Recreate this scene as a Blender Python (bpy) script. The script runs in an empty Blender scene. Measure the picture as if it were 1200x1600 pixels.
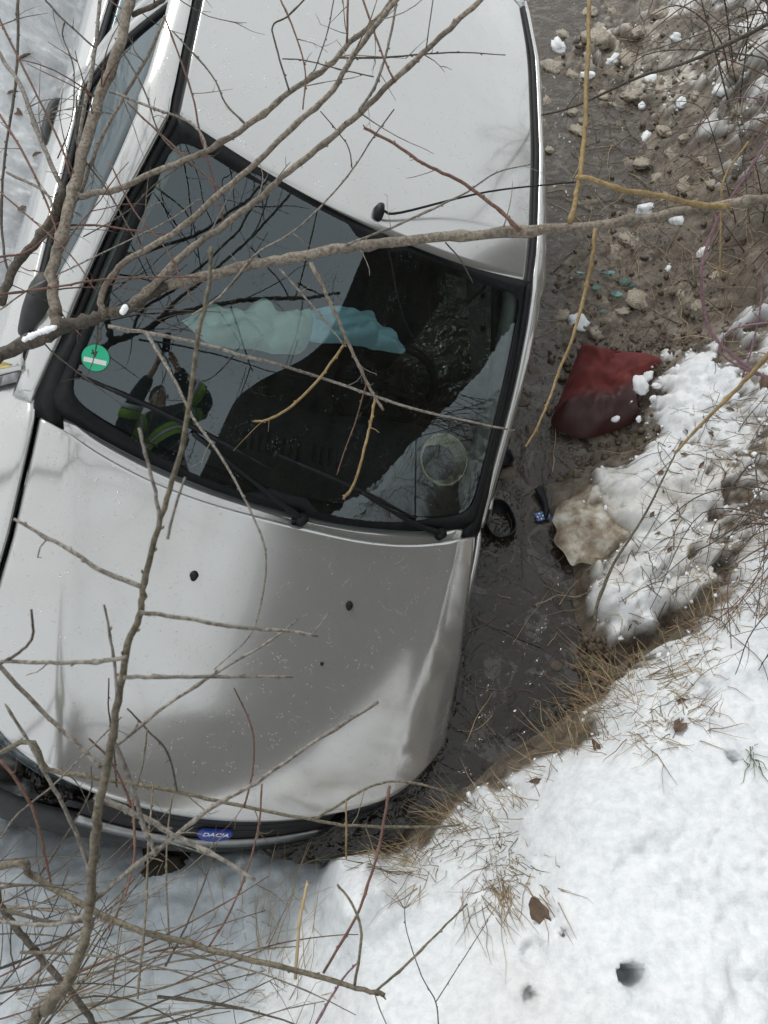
import bpy, math, random
import numpy as np
from mathutils import Matrix, Vector

# ---------------------------------------------------------------- frame, camera, sky, sun, exposure
SC = bpy.context.scene
COL = SC.collection
CAM_H = 2.72                                            # eye above the water of the ditch
F = 1231.375                                            # focal length in pixels of the 1200x1600 photograph
M = np.array([[0.99874558, 0.02259378, 0.04468548],     # camera axes -> world
              [0.0, 0.89241278, -0.45121994],
              [-0.05007266, 0.45065392, 0.89129331]])
R = np.array([[0.85710818, 0.050052, 0.51269909],       # car axes -> camera
              [-0.2339603, 0.92452182, 0.30086872],
              [-0.45894241, -0.37782828, 0.8041254]])
T = np.array([-0.87711848, -1.23376788, -2.76037323])
EYE = np.array([0.0, 0.0, CAM_H])

cam_d = bpy.data.cameras.new('camera')
cam = bpy.data.objects.new('camera', cam_d)
COL.objects.link(cam)
cam.matrix_world = Matrix([list(M[0]) + [0], list(M[1]) + [0], list(M[2]) + [CAM_H], [0, 0, 0, 1]])
cam_d.sensor_width = 36.0
cam_d.lens = 36.0 * F / 1600.0
cam_d.clip_start = 0.05
cam_d.clip_end = 500
cam_d.dof.use_dof = True
cam_d.dof.focus_distance = 2.5
cam_d.dof.aperture_fstop = 11.0
SC.camera = cam

SUN_EL, SUN_AZ = math.radians(42), math.radians(-25)     # azimuth from +Y, clockwise
world = bpy.data.worlds.new('World')
SC.world = world
world.use_nodes = True
wn = world.node_tree
wn.nodes.clear()
sky = wn.nodes.new('ShaderNodeTexSky')
sky.sky_type = 'NISHITA'
sky.sun_disc = False
sky.sun_elevation = SUN_EL
sky.sun_rotation = SUN_AZ
sky.air_density = 1.0
sky.dust_density = 4.0
sky.ozone_density = 1.0
hs = wn.nodes.new('ShaderNodeHueSaturation')
hs.inputs['Saturation'].default_value = 0.22
bg = wn.nodes.new('ShaderNodeBackground')
bg.inputs['Strength'].default_value = 0.12
wo = wn.nodes.new('ShaderNodeOutputWorld')
cl = wn.nodes.new('ShaderNodeMix')                       # an even cloud layer over the clear sky
cl.data_type = 'RGBA'
cl.inputs[0].default_value = 0.85
cl.inputs[7].default_value = (7.4, 7.75, 8.0, 1)
wn.links.new(sky.outputs[0], hs.inputs['Color'])
wn.links.new(hs.outputs[0], cl.inputs[6])
wn.links.new(cl.outputs[2], bg.inputs['Color'])
wn.links.new(bg.outputs[0], wo.inputs['Surface'])

sun_d = bpy.data.lights.new('sun', 'SUN')
sun_d.energy = 1.1
sun_d.angle = math.radians(18)
sun_d.color = (1.0, 0.97, 0.93)
sun = bpy.data.objects.new('sun', sun_d)
COL.objects.link(sun)
sd = Vector((math.sin(SUN_AZ) * math.cos(SUN_EL), math.cos(SUN_AZ) * math.cos(SUN_EL), math.sin(SUN_EL)))
sun.rotation_euler = sd.to_track_quat('Z', 'Y').to_euler()
sun.location = (-4, 4, 8)

SC.view_settings.view_transform = 'Standard'
SC.view_settings.look = 'None'
SC.view_settings.gamma = 1.0
SC.view_settings.use_curve_mapping = False
SC.view_settings.exposure = 0.18

rnd = random.Random(7)
nrg = np.random.default_rng(7)

# ---------------------------------------------------------------- helpers
def ray(px, py):
    return M @ np.array([(px - 600) / F, -(py - 800) / F, -1.0])

def at(px, py, z):
    """the world point of height z seen at a pixel of the photograph"""
    r = ray(px, py)
    return EYE + r * ((z - CAM_H) / r[2])

def atd(px, py, d):
    """the world point at distance d along the viewing axis"""
    return EYE + ray(px, py) * d

CAR_M = np.eye(4)
CAR_M[:3, :3] = M @ R
CAR_M[:3, 3] = M @ (T + R @ np.array([0.033, 0, 0])) + EYE

def c2w(p):
    return CAR_M[:3, :3] @ np.array(p, float) + CAR_M[:3, 3]

CAR_I = np.linalg.inv(CAR_M)
def pix_car(px, py, z):
    """car-space point on the plane z (car axes) seen at a pixel"""
    o = (CAR_I @ np.append(EYE, 1))[:3]
    d = CAR_I[:3, :3] @ ray(px, py)
    return o + d * ((z - o[2]) / d[2])

def tag(o, label=None, cat=None, group=None, kind=None):
    if label: o['label'] = label
    if cat: o['category'] = cat
    if group: o['group'] = group
    if kind: o['kind'] = kind
    return o

def empty(name, loc=(0, 0, 0)):
    o = bpy.data.objects.new(name, None)
    o.empty_display_size = 0.1
    COL.objects.link(o)
    o.location = loc
    return o

def link(name, me, mat, parent=None):
    o = bpy.data.objects.new(name, me)
    COL.objects.link(o)
    mats = mat if isinstance(mat, (list, tuple)) else [mat]
    for m in mats:
        me.materials.append(m)
    if parent is not None:
        o.parent = parent
    return o

class MB:
    def __init__(s):
        s.v = []; s.f = []; s.m = []; s.n = 0
    def add(s, V, Fc, mi=0):
        V = np.asarray(V, float)
        s.v.append(V)
        for q in Fc:
            s.f.append([i + s.n for i in q]); s.m.append(mi)
        s.n += len(V)
        return s
    def grid(s, P, closed_u=False, closed_v=False, flip=False, mi=0):
        P = np.asarray(P, float); nu, nv = P.shape[:2]
        fs = []
        for i in range(nu - (0 if closed_u else 1)):
            for j in range(nv - (0 if closed_v else 1)):
                a, b = i * nv + j, i * nv + (j + 1) % nv
                c, d = ((i + 1) % nu) * nv + (j + 1) % nv, ((i + 1) % nu) * nv + j
                fs.append((a, d, c, b) if flip else (a, b, c, d))
        return s.add(P.reshape(-1, 3), fs, mi)
    def box(s, lo, hi, mi=0, mat=None):
        x0, y0, z0 = lo; x1, y1, z1 = hi
        V = np.array([(x0,y0,z0),(x1,y0,z0),(x1,y1,z0),(x0,y1,z0),(x0,y0,z1),(x1,y0,z1),(x1,y1,z1),(x0,y1,z1)], float)
        if mat is not None:
            V = V @ np.array(mat)[:3, :3].T + np.array(mat)[:3, 3]
        return s.add(V, [(3,2,1,0),(4,5,6,7),(0,1,5,4),(1,2,6,5),(2,3,7,6),(3,0,4,7)], mi)
    def tube(s, P, r, n=6, mi=0, caps=True):
        P = np.asarray(P, float); k = len(P)
        r = np.full(k, r) if np.isscalar(r) else np.asarray(r)
        t = np.gradient(P, axis=0); t /= np.linalg.norm(t, axis=1)[:, None] + 1e-12
        ref = np.array([0.3, 0.2, 0.93]) if abs(t[0] @ np.array([0.3, 0.2, 0.93])) < .9 else np.array([1., 0, 0])
        a = np.arange(n) * 2 * math.pi / n
        rows = []
        u = ref
        for i in range(k):
            u = u - (u @ t[i]) * t[i]; u /= np.linalg.norm(u) + 1e-12
            w = np.cross(t[i], u)
            rows.append(P[i] + r[i] * (np.cos(a)[:, None] * u + np.sin(a)[:, None] * w))
        base = s.n
        s.grid(np.array(rows), closed_v=True, mi=mi)
        if caps:
            s.f.append([base + i for i in range(n)][::-1]); s.m.append(mi)
            s.f.append([base + (k - 1) * n + i for i in range(n)]); s.m.append(mi)
        return s
    def mesh(s, name, smooth=True):
        me = bpy.data.meshes.new(name)
        V = np.concatenate(s.v) if s.v else np.zeros((0, 3))
        me.from_pydata(V.tolist(), [], s.f)
        if any(s.m):
            me.polygons.foreach_set('material_index', s.m)
        if smooth:
            me.polygons.foreach_set('use_smooth', [True] * len(me.polygons))
        me.update()
        return me
    def build(s, name, mat, parent=None, smooth=True, sharp=None):
        me = s.mesh(name, smooth)
        if sharp is not None:
            me.set_sharp_from_angle(angle=math.radians(sharp))
        return link(name, me, mat, parent)

def solid(o, t, off=-1.0):
    m = o.modifiers.new('thickness', 'SOLIDIFY')
    m.thickness = t; m.offset = off
    return o

def bevel(o, w, seg=2):
    m = o.modifiers.new('bevel', 'BEVEL')
    m.width = w; m.segments = seg; m.limit_method = 'ANGLE'; m.angle_limit = math.radians(40)
    return o

def crom(P, n):
    """Catmull-Rom through P, n samples per span"""
    P = np.asarray(P, float)
    if len(P) < 3:
        t = np.linspace(0, 1, n * (len(P) - 1) + 1)
        return P[0] + (P[-1] - P[0]) * t[:, None]
    Q = np.vstack([2 * P[0] - P[1], P, 2 * P[-1] - P[-2]])
    out = []
    for i in range(1, len(Q) - 2):
        p0, p1, p2, p3 = Q[i - 1], Q[i], Q[i + 1], Q[i + 2]
        for k in range(n):
            t = k / n
            out.append(.5 * (2 * p1 + (p2 - p0) * t + (2 * p0 - 5 * p1 + 4 * p2 - p3) * t * t + (3 * p1 - p0 - 3 * p2 + p3) * t ** 3))
    out.append(P[-1])
    return np.array(out)

def hash2(ix, iy, seed):
    h = (ix.astype(np.int64) * 374761393 + iy.astype(np.int64) * 668265263 + seed * 974634777) & 0xffffffff
    h = ((h ^ (h >> 13)) * 1274126177) & 0xffffffff
    h = h ^ (h >> 16)
    return (h & 0xffffff) / float(0xffffff)

def vnoise(x, y, seed=0):
    ix, iy = np.floor(x), np.floor(y)
    fx, fy = x - ix, y - iy
    ux, uy = fx * fx * fx * (fx * (fx * 6 - 15) + 10), fy * fy * fy * (fy * (fy * 6 - 15) + 10)
    a, b = hash2(ix, iy, seed), hash2(ix + 1, iy, seed)
    c, d = hash2(ix, iy + 1, seed), hash2(ix + 1, iy + 1, seed)
    return (a + (b - a) * ux + (c - a) * uy + (a - b - c + d) * ux * uy) * 2 - 1

def fbm(x, y, scale, octaves=4, gain=.5, seed=0):
    s, a, tot = 0, 1.0, 0
    f = 1 / scale
    for o in range(octaves):
        ca, sa = math.cos(.6 + o), math.sin(.6 + o)
        s = s + a * vnoise((x * ca - y * sa) * f + 13.7 * o, (x * sa + y * ca) * f - 7.1 * o, seed + o)
        tot += a; a *= gain; f *= 2.03
    return s / tot

def worley(x, y, scale, seed=0):
    x, y = x / scale, y / scale
    ix, iy = np.floor(x), np.floor(y)
    best = np.full(x.shape, 9.0); bid = np.zeros(x.shape)
    for dx in (-1, 0, 1):
        for dy in (-1, 0, 1):
            cx, cy = ix + dx, iy + dy
            px, py = cx + hash2(cx, cy, seed), cy + hash2(cx, cy, seed + 1)
            d = (px - x) ** 2 + (py - y) ** 2
            m = d < best
            best = np.where(m, d, best); bid = np.where(m, hash2(cx, cy, seed + 2), bid)
    return np.sqrt(best), bid

def sstep(a, b, x):
    t = np.clip((x - a) / (b - a), 0, 1)
    return t * t * (3 - 2 * t)

# ---------------------------------------------------------------- materials
class NT:
    def __init__(s, name):
        s.m = bpy.data.materials.new(name); s.m.use_nodes = True
        s.t = s.m.node_tree; s.t.nodes.clear()
        s.out = s.t.nodes.new('ShaderNodeOutputMaterial')
        s.tc = None
    def n(s, typ, **kw):
        nd = s.t.nodes.new(typ)
        for k, v in kw.items():
            if hasattr(nd, k) and k not in nd.inputs: setattr(nd, k, v)
            else: s.set(nd, k, v)
        return nd
    def set(s, nd, k, v):
        i = nd.inputs[k]
        if hasattr(v, 'is_linked') or isinstance(v, bpy.types.NodeSocket): s.t.links.new(v, i)
        elif isinstance(v, (tuple, list)) and len(v) == 3 and i.type == 'RGBA': i.default_value = (*v, 1)
        else: i.default_value = v
    def obj(s):
        if not s.tc: s.tc = s.n('ShaderNodeTexCoord')
        return s.tc.outputs['Object']
    def noise(s, scale, detail=4, rough=.55, vec=None, dist=0.0):
        nd = s.n('ShaderNodeTexNoise'); nd.inputs['Scale'].default_value = scale
        nd.inputs['Detail'].default_value = detail; nd.inputs['Roughness'].default_value = rough
        nd.inputs['Distortion'].default_value = dist
        s.t.links.new(vec if vec is not None else s.obj(), nd.inputs['Vector'])
        return nd.outputs['Fac']
    def ramp(s, fac, stops):
        nd = s.n('ShaderNodeValToRGB'); s.t.links.new(fac, nd.inputs['Fac'])
        e = nd.color_ramp.elements
        while len(e) < len(stops): e.new(.5)
        for k, (p, c) in enumerate(stops):
            e[k].position = p
            e[k].color = (*c, 1) if isinstance(c, (tuple, list)) else (c, c, c, 1)
        return nd.outputs['Color']
    def mix(s, fac, a, b):
        nd = s.n('ShaderNodeMix', data_type='RGBA')
        for k, v in ((0, fac), (6, a), (7, b)):
            i = nd.inputs[k]
            if isinstance(v, bpy.types.NodeSocket): s.t.links.new(v, i)
            elif isinstance(v, (tuple, list)): i.default_value = (*v, 1)
            else: i.default_value = v
        return nd.outputs[2]
    def math(s, op, a, b=0.0, clamp=False):
        nd = s.n('ShaderNodeMath', operation=op); nd.use_clamp = clamp
        for k, v in ((0, a), (1, b)):
            if isinstance(v, bpy.types.NodeSocket): s.t.links.new(v, nd.inputs[k])
            else: nd.inputs[k].default_value = v
        return nd.outputs[0]
    def attr(s, name):
        nd = s.n('ShaderNodeAttribute'); nd.attribute_name = name
        return nd.outputs['Fac']
    def bump(s, h, strength=.3, dist=.01, normal=None):
        nd = s.n('ShaderNodeBump'); nd.inputs['Strength'].default_value = strength
        nd.inputs['Distance'].default_value = dist
        s.t.links.new(h, nd.inputs['Height'])
        if normal is not None: s.t.links.new(normal, nd.inputs['Normal'])
        return nd.outputs['Normal']
    def pbr(s, base, rough=.6, normal=None, **kw):
        b = s.n('ShaderNodeBsdfPrincipled')
        s.set(b, 'Base Color', base); s.set(b, 'Roughness', rough)
        if normal is not None: s.t.links.new(normal, b.inputs['Normal'])
        for k, v in kw.items(): s.set(b, k.replace('_', ' '), v)
        s.t.links.new(b.outputs[0], s.out.inputs['Surface'])
        return b

def simple(name, c, rough=.6, var=.25, scale=30, bump=.0, bscale=None, **kw):
    t = NT(name)
    f = t.noise(scale, 5)
    lo = tuple(x * (1 - var) for x in c); hi = tuple(min(1, x * (1 + var)) for x in c)
    col = t.ramp(f, [(.3, lo), (.7, hi)])
    nr = t.bump(t.noise(bscale or scale * 3, 4), bump, .004) if bump else None
    t.pbr(col, rough, nr, **kw)
    return t.m

def mat_ground():
    t = NT('ground_snow_and_mud')
    snow, dirt, wet = t.attr('snow'), t.attr('dirt'), t.attr('wet')
    n1, n2, n3 = t.noise(9, 6, .6), t.noise(45, 6, .65), t.noise(220, 4, .7)
    mud = t.ramp(n1, [(.25, (.048, .037, .027)), (.45, (.135, .108, .082)), (.7, (.31, .265, .205))])
    mud = t.mix(t.ramp(n2, [(.35, 0.), (.7, .75)]), mud, (.055, .043, .03))
    mud = t.mix(t.ramp(n3, [(.5, 0.), (.75, .5)]), mud, (.22, .18, .135))
    sn = t.ramp(n2, [(.25, (.66, .69, .72)), (.6, (.85, .865, .87))])
    sl = t.mix(dirt, sn, t.mix(n1, (.34, .285, .21), (.60, .55, .46)))
    sl = t.mix(t.math('MULTIPLY', t.attr('snow_shade'), .9), sl, t.mix(n2, (.37, .41, .44), (.54, .585, .61)))  # bluish shade of the lower-left snow, painted into its colour
    col = t.mix(snow, mud, sl)
    rough = t.math('SUBTRACT', .72, t.math('MULTIPLY', wet, .52))
    hgt = t.math('ADD', t.math('MULTIPLY', n2, .6), t.math('MULTIPLY', n3, .5))
    b = t.pbr(col, rough, t.bump(hgt, .55, .012))
    b.inputs['Specular IOR Level'].default_value = .4
    return t.m

def mat_water():
    t = NT('murky_ditch_water')
    tc = t.obj()
    n1 = t.noise(3.0, 3, .5, tc, .6)
    r1 = t.noise(14, 3, .55, tc, .5)
    r2 = t.noise(55, 2, .5, tc)
    hgt = t.math('ADD', r1, t.math('MULTIPLY', r2, .18))
    nr = t.bump(hgt, .55, .03)
    sky_patch = t.ramp(t.noise(6.5, 6, .66, tc, 1.6), [(.54, 0.), (.575, 1.)])  # pale patches of reflected sky, painted into the water colour
    sky_patch = t.math('MULTIPLY', sky_patch, t.ramp(t.noise(34, 4, .6, tc, .6), [(.36, .25), (.46, 1.)]))
    col = t.ramp(n1, [(.3, (.018, .013, .009)), (.7, (.050, .038, .027))])
    col = t.mix(t.math('MULTIPLY', sky_patch, .8), col, (.075, .070, .064))
    sx = t.n('ShaderNodeSeparateXYZ'); t.t.links.new(tc, sx.inputs[0])
    silt = t.ramp(t.math('ADD', t.math('MULTIPLY', sx.outputs[1], .25), t.math('MULTIPLY', n1, .25)), [(.42, 0.), (.62, .85)])
    col = t.mix(silt, col, (.150, .125, .098))
    dif = t.n('ShaderNodeBsdfDiffuse'); t.set(dif, 'Color', col)
    tr = t.n('ShaderNodeBsdfTransparent'); tr.inputs['Color'].default_value = (.62, .52, .40, 1)
    m1 = t.n('ShaderNodeMixShader'); t.set(m1, 0, t.math('ADD', .5, t.math('MULTIPLY', sky_patch, .4)))
    t.t.links.new(tr.outputs[0], m1.inputs[1]); t.t.links.new(dif.outputs[0], m1.inputs[2])
    gl = t.n('ShaderNodeBsdfGlossy'); gl.inputs['Roughness'].default_value = .03
    t.t.links.new(nr, gl.inputs['Normal'])
    fr = t.n('ShaderNodeFresnel'); fr.inputs['IOR'].default_value = 1.45
    t.t.links.new(nr, fr.inputs['Normal'])
    m2 = t.n('ShaderNodeMixShader')
    t.t.links.new(t.math('MULTIPLY', fr.outputs[0], 1.3, True), m2.inputs[0])
    t.t.links.new(m1.outputs[0], m2.inputs[1]); t.t.links.new(gl.outputs[0], m2.inputs[2])
    t.t.links.new(m2.outputs[0], t.out.inputs['Surface'])
    return t.m

def mat_paint():
    t = NT('silver_car_paint')
    tc = t.obj()
    fl = t.noise(1800, 1, .5, tc)
    dirt = t.noise(2.6, 5, .6, tc, .4)
    speck = t.noise(160, 2, .5, tc)
    base = t.mix(t.ramp(dirt, [(.45, 0.), (.8, .35)]), (.565, .562, .545), (.45, .435, .395))
    base = t.mix(t.ramp(speck, [(.665, 0.), (.74, .65)]), base, (.30, .28, .25))
    vo = t.n('ShaderNodeTexVoronoi'); vo.inputs['Scale'].default_value = 120; t.t.links.new(tc, vo.inputs['Vector'])
    keep = t.noise(23, 2, .5, tc)
    dr = t.math('MULTIPLY', t.ramp(vo.outputs['Distance'], [(.10, 1.), (.2, 0.)]), t.ramp(keep, [(.56, 0.), (.60, 1.)]))
    nb = t.bump(dr, .6, .0018)
    nf = t.bump(fl, .03, .001, nb)
    b = t.pbr(base, t.ramp(dirt, [(.3, .11), (.8, .19)]), nf, Metallic=.68)
    b.inputs['Coat Weight'].default_value = .8
    b.inputs['Coat Roughness'].default_value = .03
    t.t.links.new(nb, b.inputs['Coat Normal'])
    return t.m

def mat_glass(name, tint, drops=True, body=(.02, .03, .03), bodyfac=.06, ior=1.95):
    t = NT(name)
    tc = t.obj()
    tr = t.n('ShaderNodeBsdfTransparent'); tr.inputs['Color'].default_value = (*tint, 1)
    df = t.n('ShaderNodeBsdfDiffuse')
    gr = t.noise(5.5, 5, .6, tc, .3)
    df.inputs['Color'].default_value = (*body, 1)
    m0 = t.n('ShaderNodeMixShader')
    t.t.links.new(t.ramp(gr, [(.4, bodyfac * .4), (.75, bodyfac * 2)]), m0.inputs[0])
    t.t.links.new(tr.outputs[0], m0.inputs[1]); t.t.links.new(df.outputs[0], m0.inputs[2])
    gl = t.n('ShaderNodeBsdfGlossy'); gl.inputs['Roughness'].default_value = .015; gl.inputs['Color'].default_value = (.84, .96, 1, 1)
    fr = t.n('ShaderNodeFresnel'); fr.inputs['IOR'].default_value = ior
    if drops:
        vo = t.n('ShaderNodeTexVoronoi'); vo.inputs['Scale'].default_value = 130; t.t.links.new(tc, vo.inputs['Vector'])
        keep = t.noise(9, 3, .6, tc)
        d = t.math('MULTIPLY', t.ramp(vo.outputs['Distance'], [(.12, 1.), (.26, 0.)]), t.ramp(keep, [(.55, 0.), (.66, 1.)]))
        nr = t.bump(d, .3, .002)
        t.t.links.new(nr, gl.inputs['Normal']); t.t.links.new(nr, fr.inputs['Normal'])
    m = t.n('ShaderNodeMixShader')
    t.t.links.new(fr.outputs[0], m.inputs[0]); t.t.links.new(m0.outputs[0], m.inputs[1]); t.t.links.new(gl.outputs[0], m.inputs[2])
    t.t.links.new(m.outputs[0], t.out.inputs['Surface'])
    return t.m

def mat_bark(name, c, c2, scale=60):
    t = NT(name)
    a, b = t.noise(scale * 2.2, 6, .72), t.noise(scale * .2, 3)
    col = t.mix(t.ramp(a, [(.40, 0.), (.58, 1.)]), c, c2)
    col = t.mix(t.ramp(b, [(.4, 0.), (.7, .6)]), col, tuple(x * .6 for x in c))
    t.pbr(col, .75, t.bump(a, .5, .002))
    return t.m

MT = dict(
    ground=mat_ground(), water=mat_water(), paint=mat_paint(),
    glass=mat_glass('green_tinted_glass', (.94, .99, .97), bodyfac=.03),
    sideglass=mat_glass('side_window_glass', (.30, .38, .38), False),
    black=simple('black_plastic', (.010, .011, .012), .5, .3, 60, .15, Specular_IOR_Level=.22),
    rubber=simple('black_rubber', (.012, .012, .013), .6, .3, 80, .2, Specular_IOR_Level=.25),
    plastic=simple('weathered_grey_plastic', (.026, .028, .028), .6, .35, 25, .2),
    dark=simple('dark_cavity', (.012, .012, .012), .8, .3, 20),
    dash=simple('dark_dashboard', (.03, .034, .034), .55, .25, 90, .25),
    seat=simple('charcoal_seat_fabric', (.03, .032, .035), .9, .3, 120, .3),
    chrome=simple('dull_chrome', (.36, .36, .36), .35, .1, 30, Metallic=1.0),
    trim=simple('pale_pillar_trim', (.30, .36, .33), .6, .15, 30),
    airbag=simple('pale_airbag_cloth', (.66, .95, .84), .85, .06, 25, .3, 60),
    airbag2=simple('blue_airbag_cloth', (.46, .84, .96), .85, .06, 25, .3, 60),
    badge=simple('blue_badge', (.03, .06, .32), .3, .15, 40),
    white=simple('white_print', (.8, .8, .8), .5, .05, 40),
    print=simple('black_print', (.02, .03, .02), .5, .1, 40),
    green=simple('green_sticker', (.02, .50, .26), .35, .08, 40),
    lamp=mat_glass('headlamp_lens', (.6, .62, .62), False, (.2, .2, .2), .3, 1.4),
    tyre=simple('tyre_rubber', (.02, .02, .02), .8, .3, 50, .3),
    rim=simple('steel_rim', (.35, .35, .36), .4, .2, 20, Metallic=.6),
    red=None, weave=None,
    snow=simple('fresh_snow', (.85, .87, .88), .7, .05, 60, .5, 120),
    ice=None,
    straw=simple('dry_straw', (.25, .17, .095), .8, .45, 8),
    straw2=simple('pale_dry_grass', (.40, .31, .18), .8, .35, 8),
    grassg=simple('green_grass', (.08, .12, .03), .8, .35, 10),
    leaf=simple('dead_brown_leaf', (.13, .085, .055), .8, .35, 40, .4),
    yleaf=simple('pale_yellow_leaf', (.55, .45, .18), .8, .2, 40, .3),
    stone=simple('wet_brown_stone', (.13, .105, .078), .4, .6, 26, .7),
    shard=mat_glass('teal_glass_shard', (.55, .75, .68), False, (.15, .26, .22), .45, 1.5),
    blue=simple('blue_wrapper', (.03, .10, .30), .3, .3, 60),
    bark_grey=mat_bark('grey_bark', (.105, .088, .072), (.31, .28, .24)),
    bark_tan=mat_bark('tan_bark', (.115, .092, .068), (.30, .255, .20)),
    bark_dark=mat_bark('dark_bark', (.045, .036, .028), (.12, .10, .075)),
    bark_olive=mat_bark('olive_bark', (.085, .07, .045), (.23, .195, .14)),
    bark_red=mat_bark('red_brown_bark', (.10, .05, .035), (.19, .10, .07)),
    bark_yellow=mat_bark('yellow_willow_bark', (.22, .145, .06), (.36, .26, .12)),
    bark_purple=mat_bark('purple_bramble_bark', (.17, .09, .11), (.30, .18, .20)),
    dark_brown=simple('dark_brown_rough', (.034, .029, .021), .95, .6, 3, .6, 8, Specular_IOR_Level=.1),
)
def mat_red():
    t = NT('wet_red_cloth')
    tc = t.obj()
    w = t.n('ShaderNodeTexWave'); w.inputs['Scale'].default_value = 260; t.t.links.new(tc, w.inputs['Vector'])
    a, b = t.noise(16, 4), t.noise(300, 2)
    col = t.ramp(a, [(.3, (.095, .015, .014)), (.7, (.165, .028, .023))])
    wet = t.attr('wet')
    col = t.mix(wet, col, (.040, .010, .009))
    t.pbr(col, t.math('SUBTRACT', .85, t.math('MULTIPLY', wet, .4)), t.bump(t.math('ADD', w.outputs['Fac'], b), .25, .001))
    return t.m
MT['red'] = mat_red()
def mat_ice():
    t = NT('dirty_melting_ice')
    a, b = t.noise(12, 6, .65), t.noise(70, 5, .7)
    col = t.ramp(a, [(.3, (.12, .085, .055)), (.47, (.30, .24, .17)), (.60, (.52, .48, .40)), (.75, (.72, .73, .71))])
    t.pbr(col, .3, t.bump(b, .5, .006))
    return t.m
MT['ice'] = mat_ice()
def mat_weave():
    t = NT('woven_straw')
    tc = t.n('ShaderNodeTexCoord')
    mp = t.n('ShaderNodeMapping'); t.t.links.new(tc.outputs['UV'], mp.inputs['Vector'])
    ck = t.n('ShaderNodeTexChecker'); ck.inputs['Scale'].default_value = 1.0
    t.t.links.new(tc.outputs['UV'], ck.inputs['Vector'])
    col = t.mix(t.noise(80, 3), (.70, .70, .46), (.85, .84, .60))
    col = t.mix(ck.outputs['Fac'], col, (.50, .50, .32))
    t.pbr(col, .8)
    return t.m
MT['weave'] = mat_weave()

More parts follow.
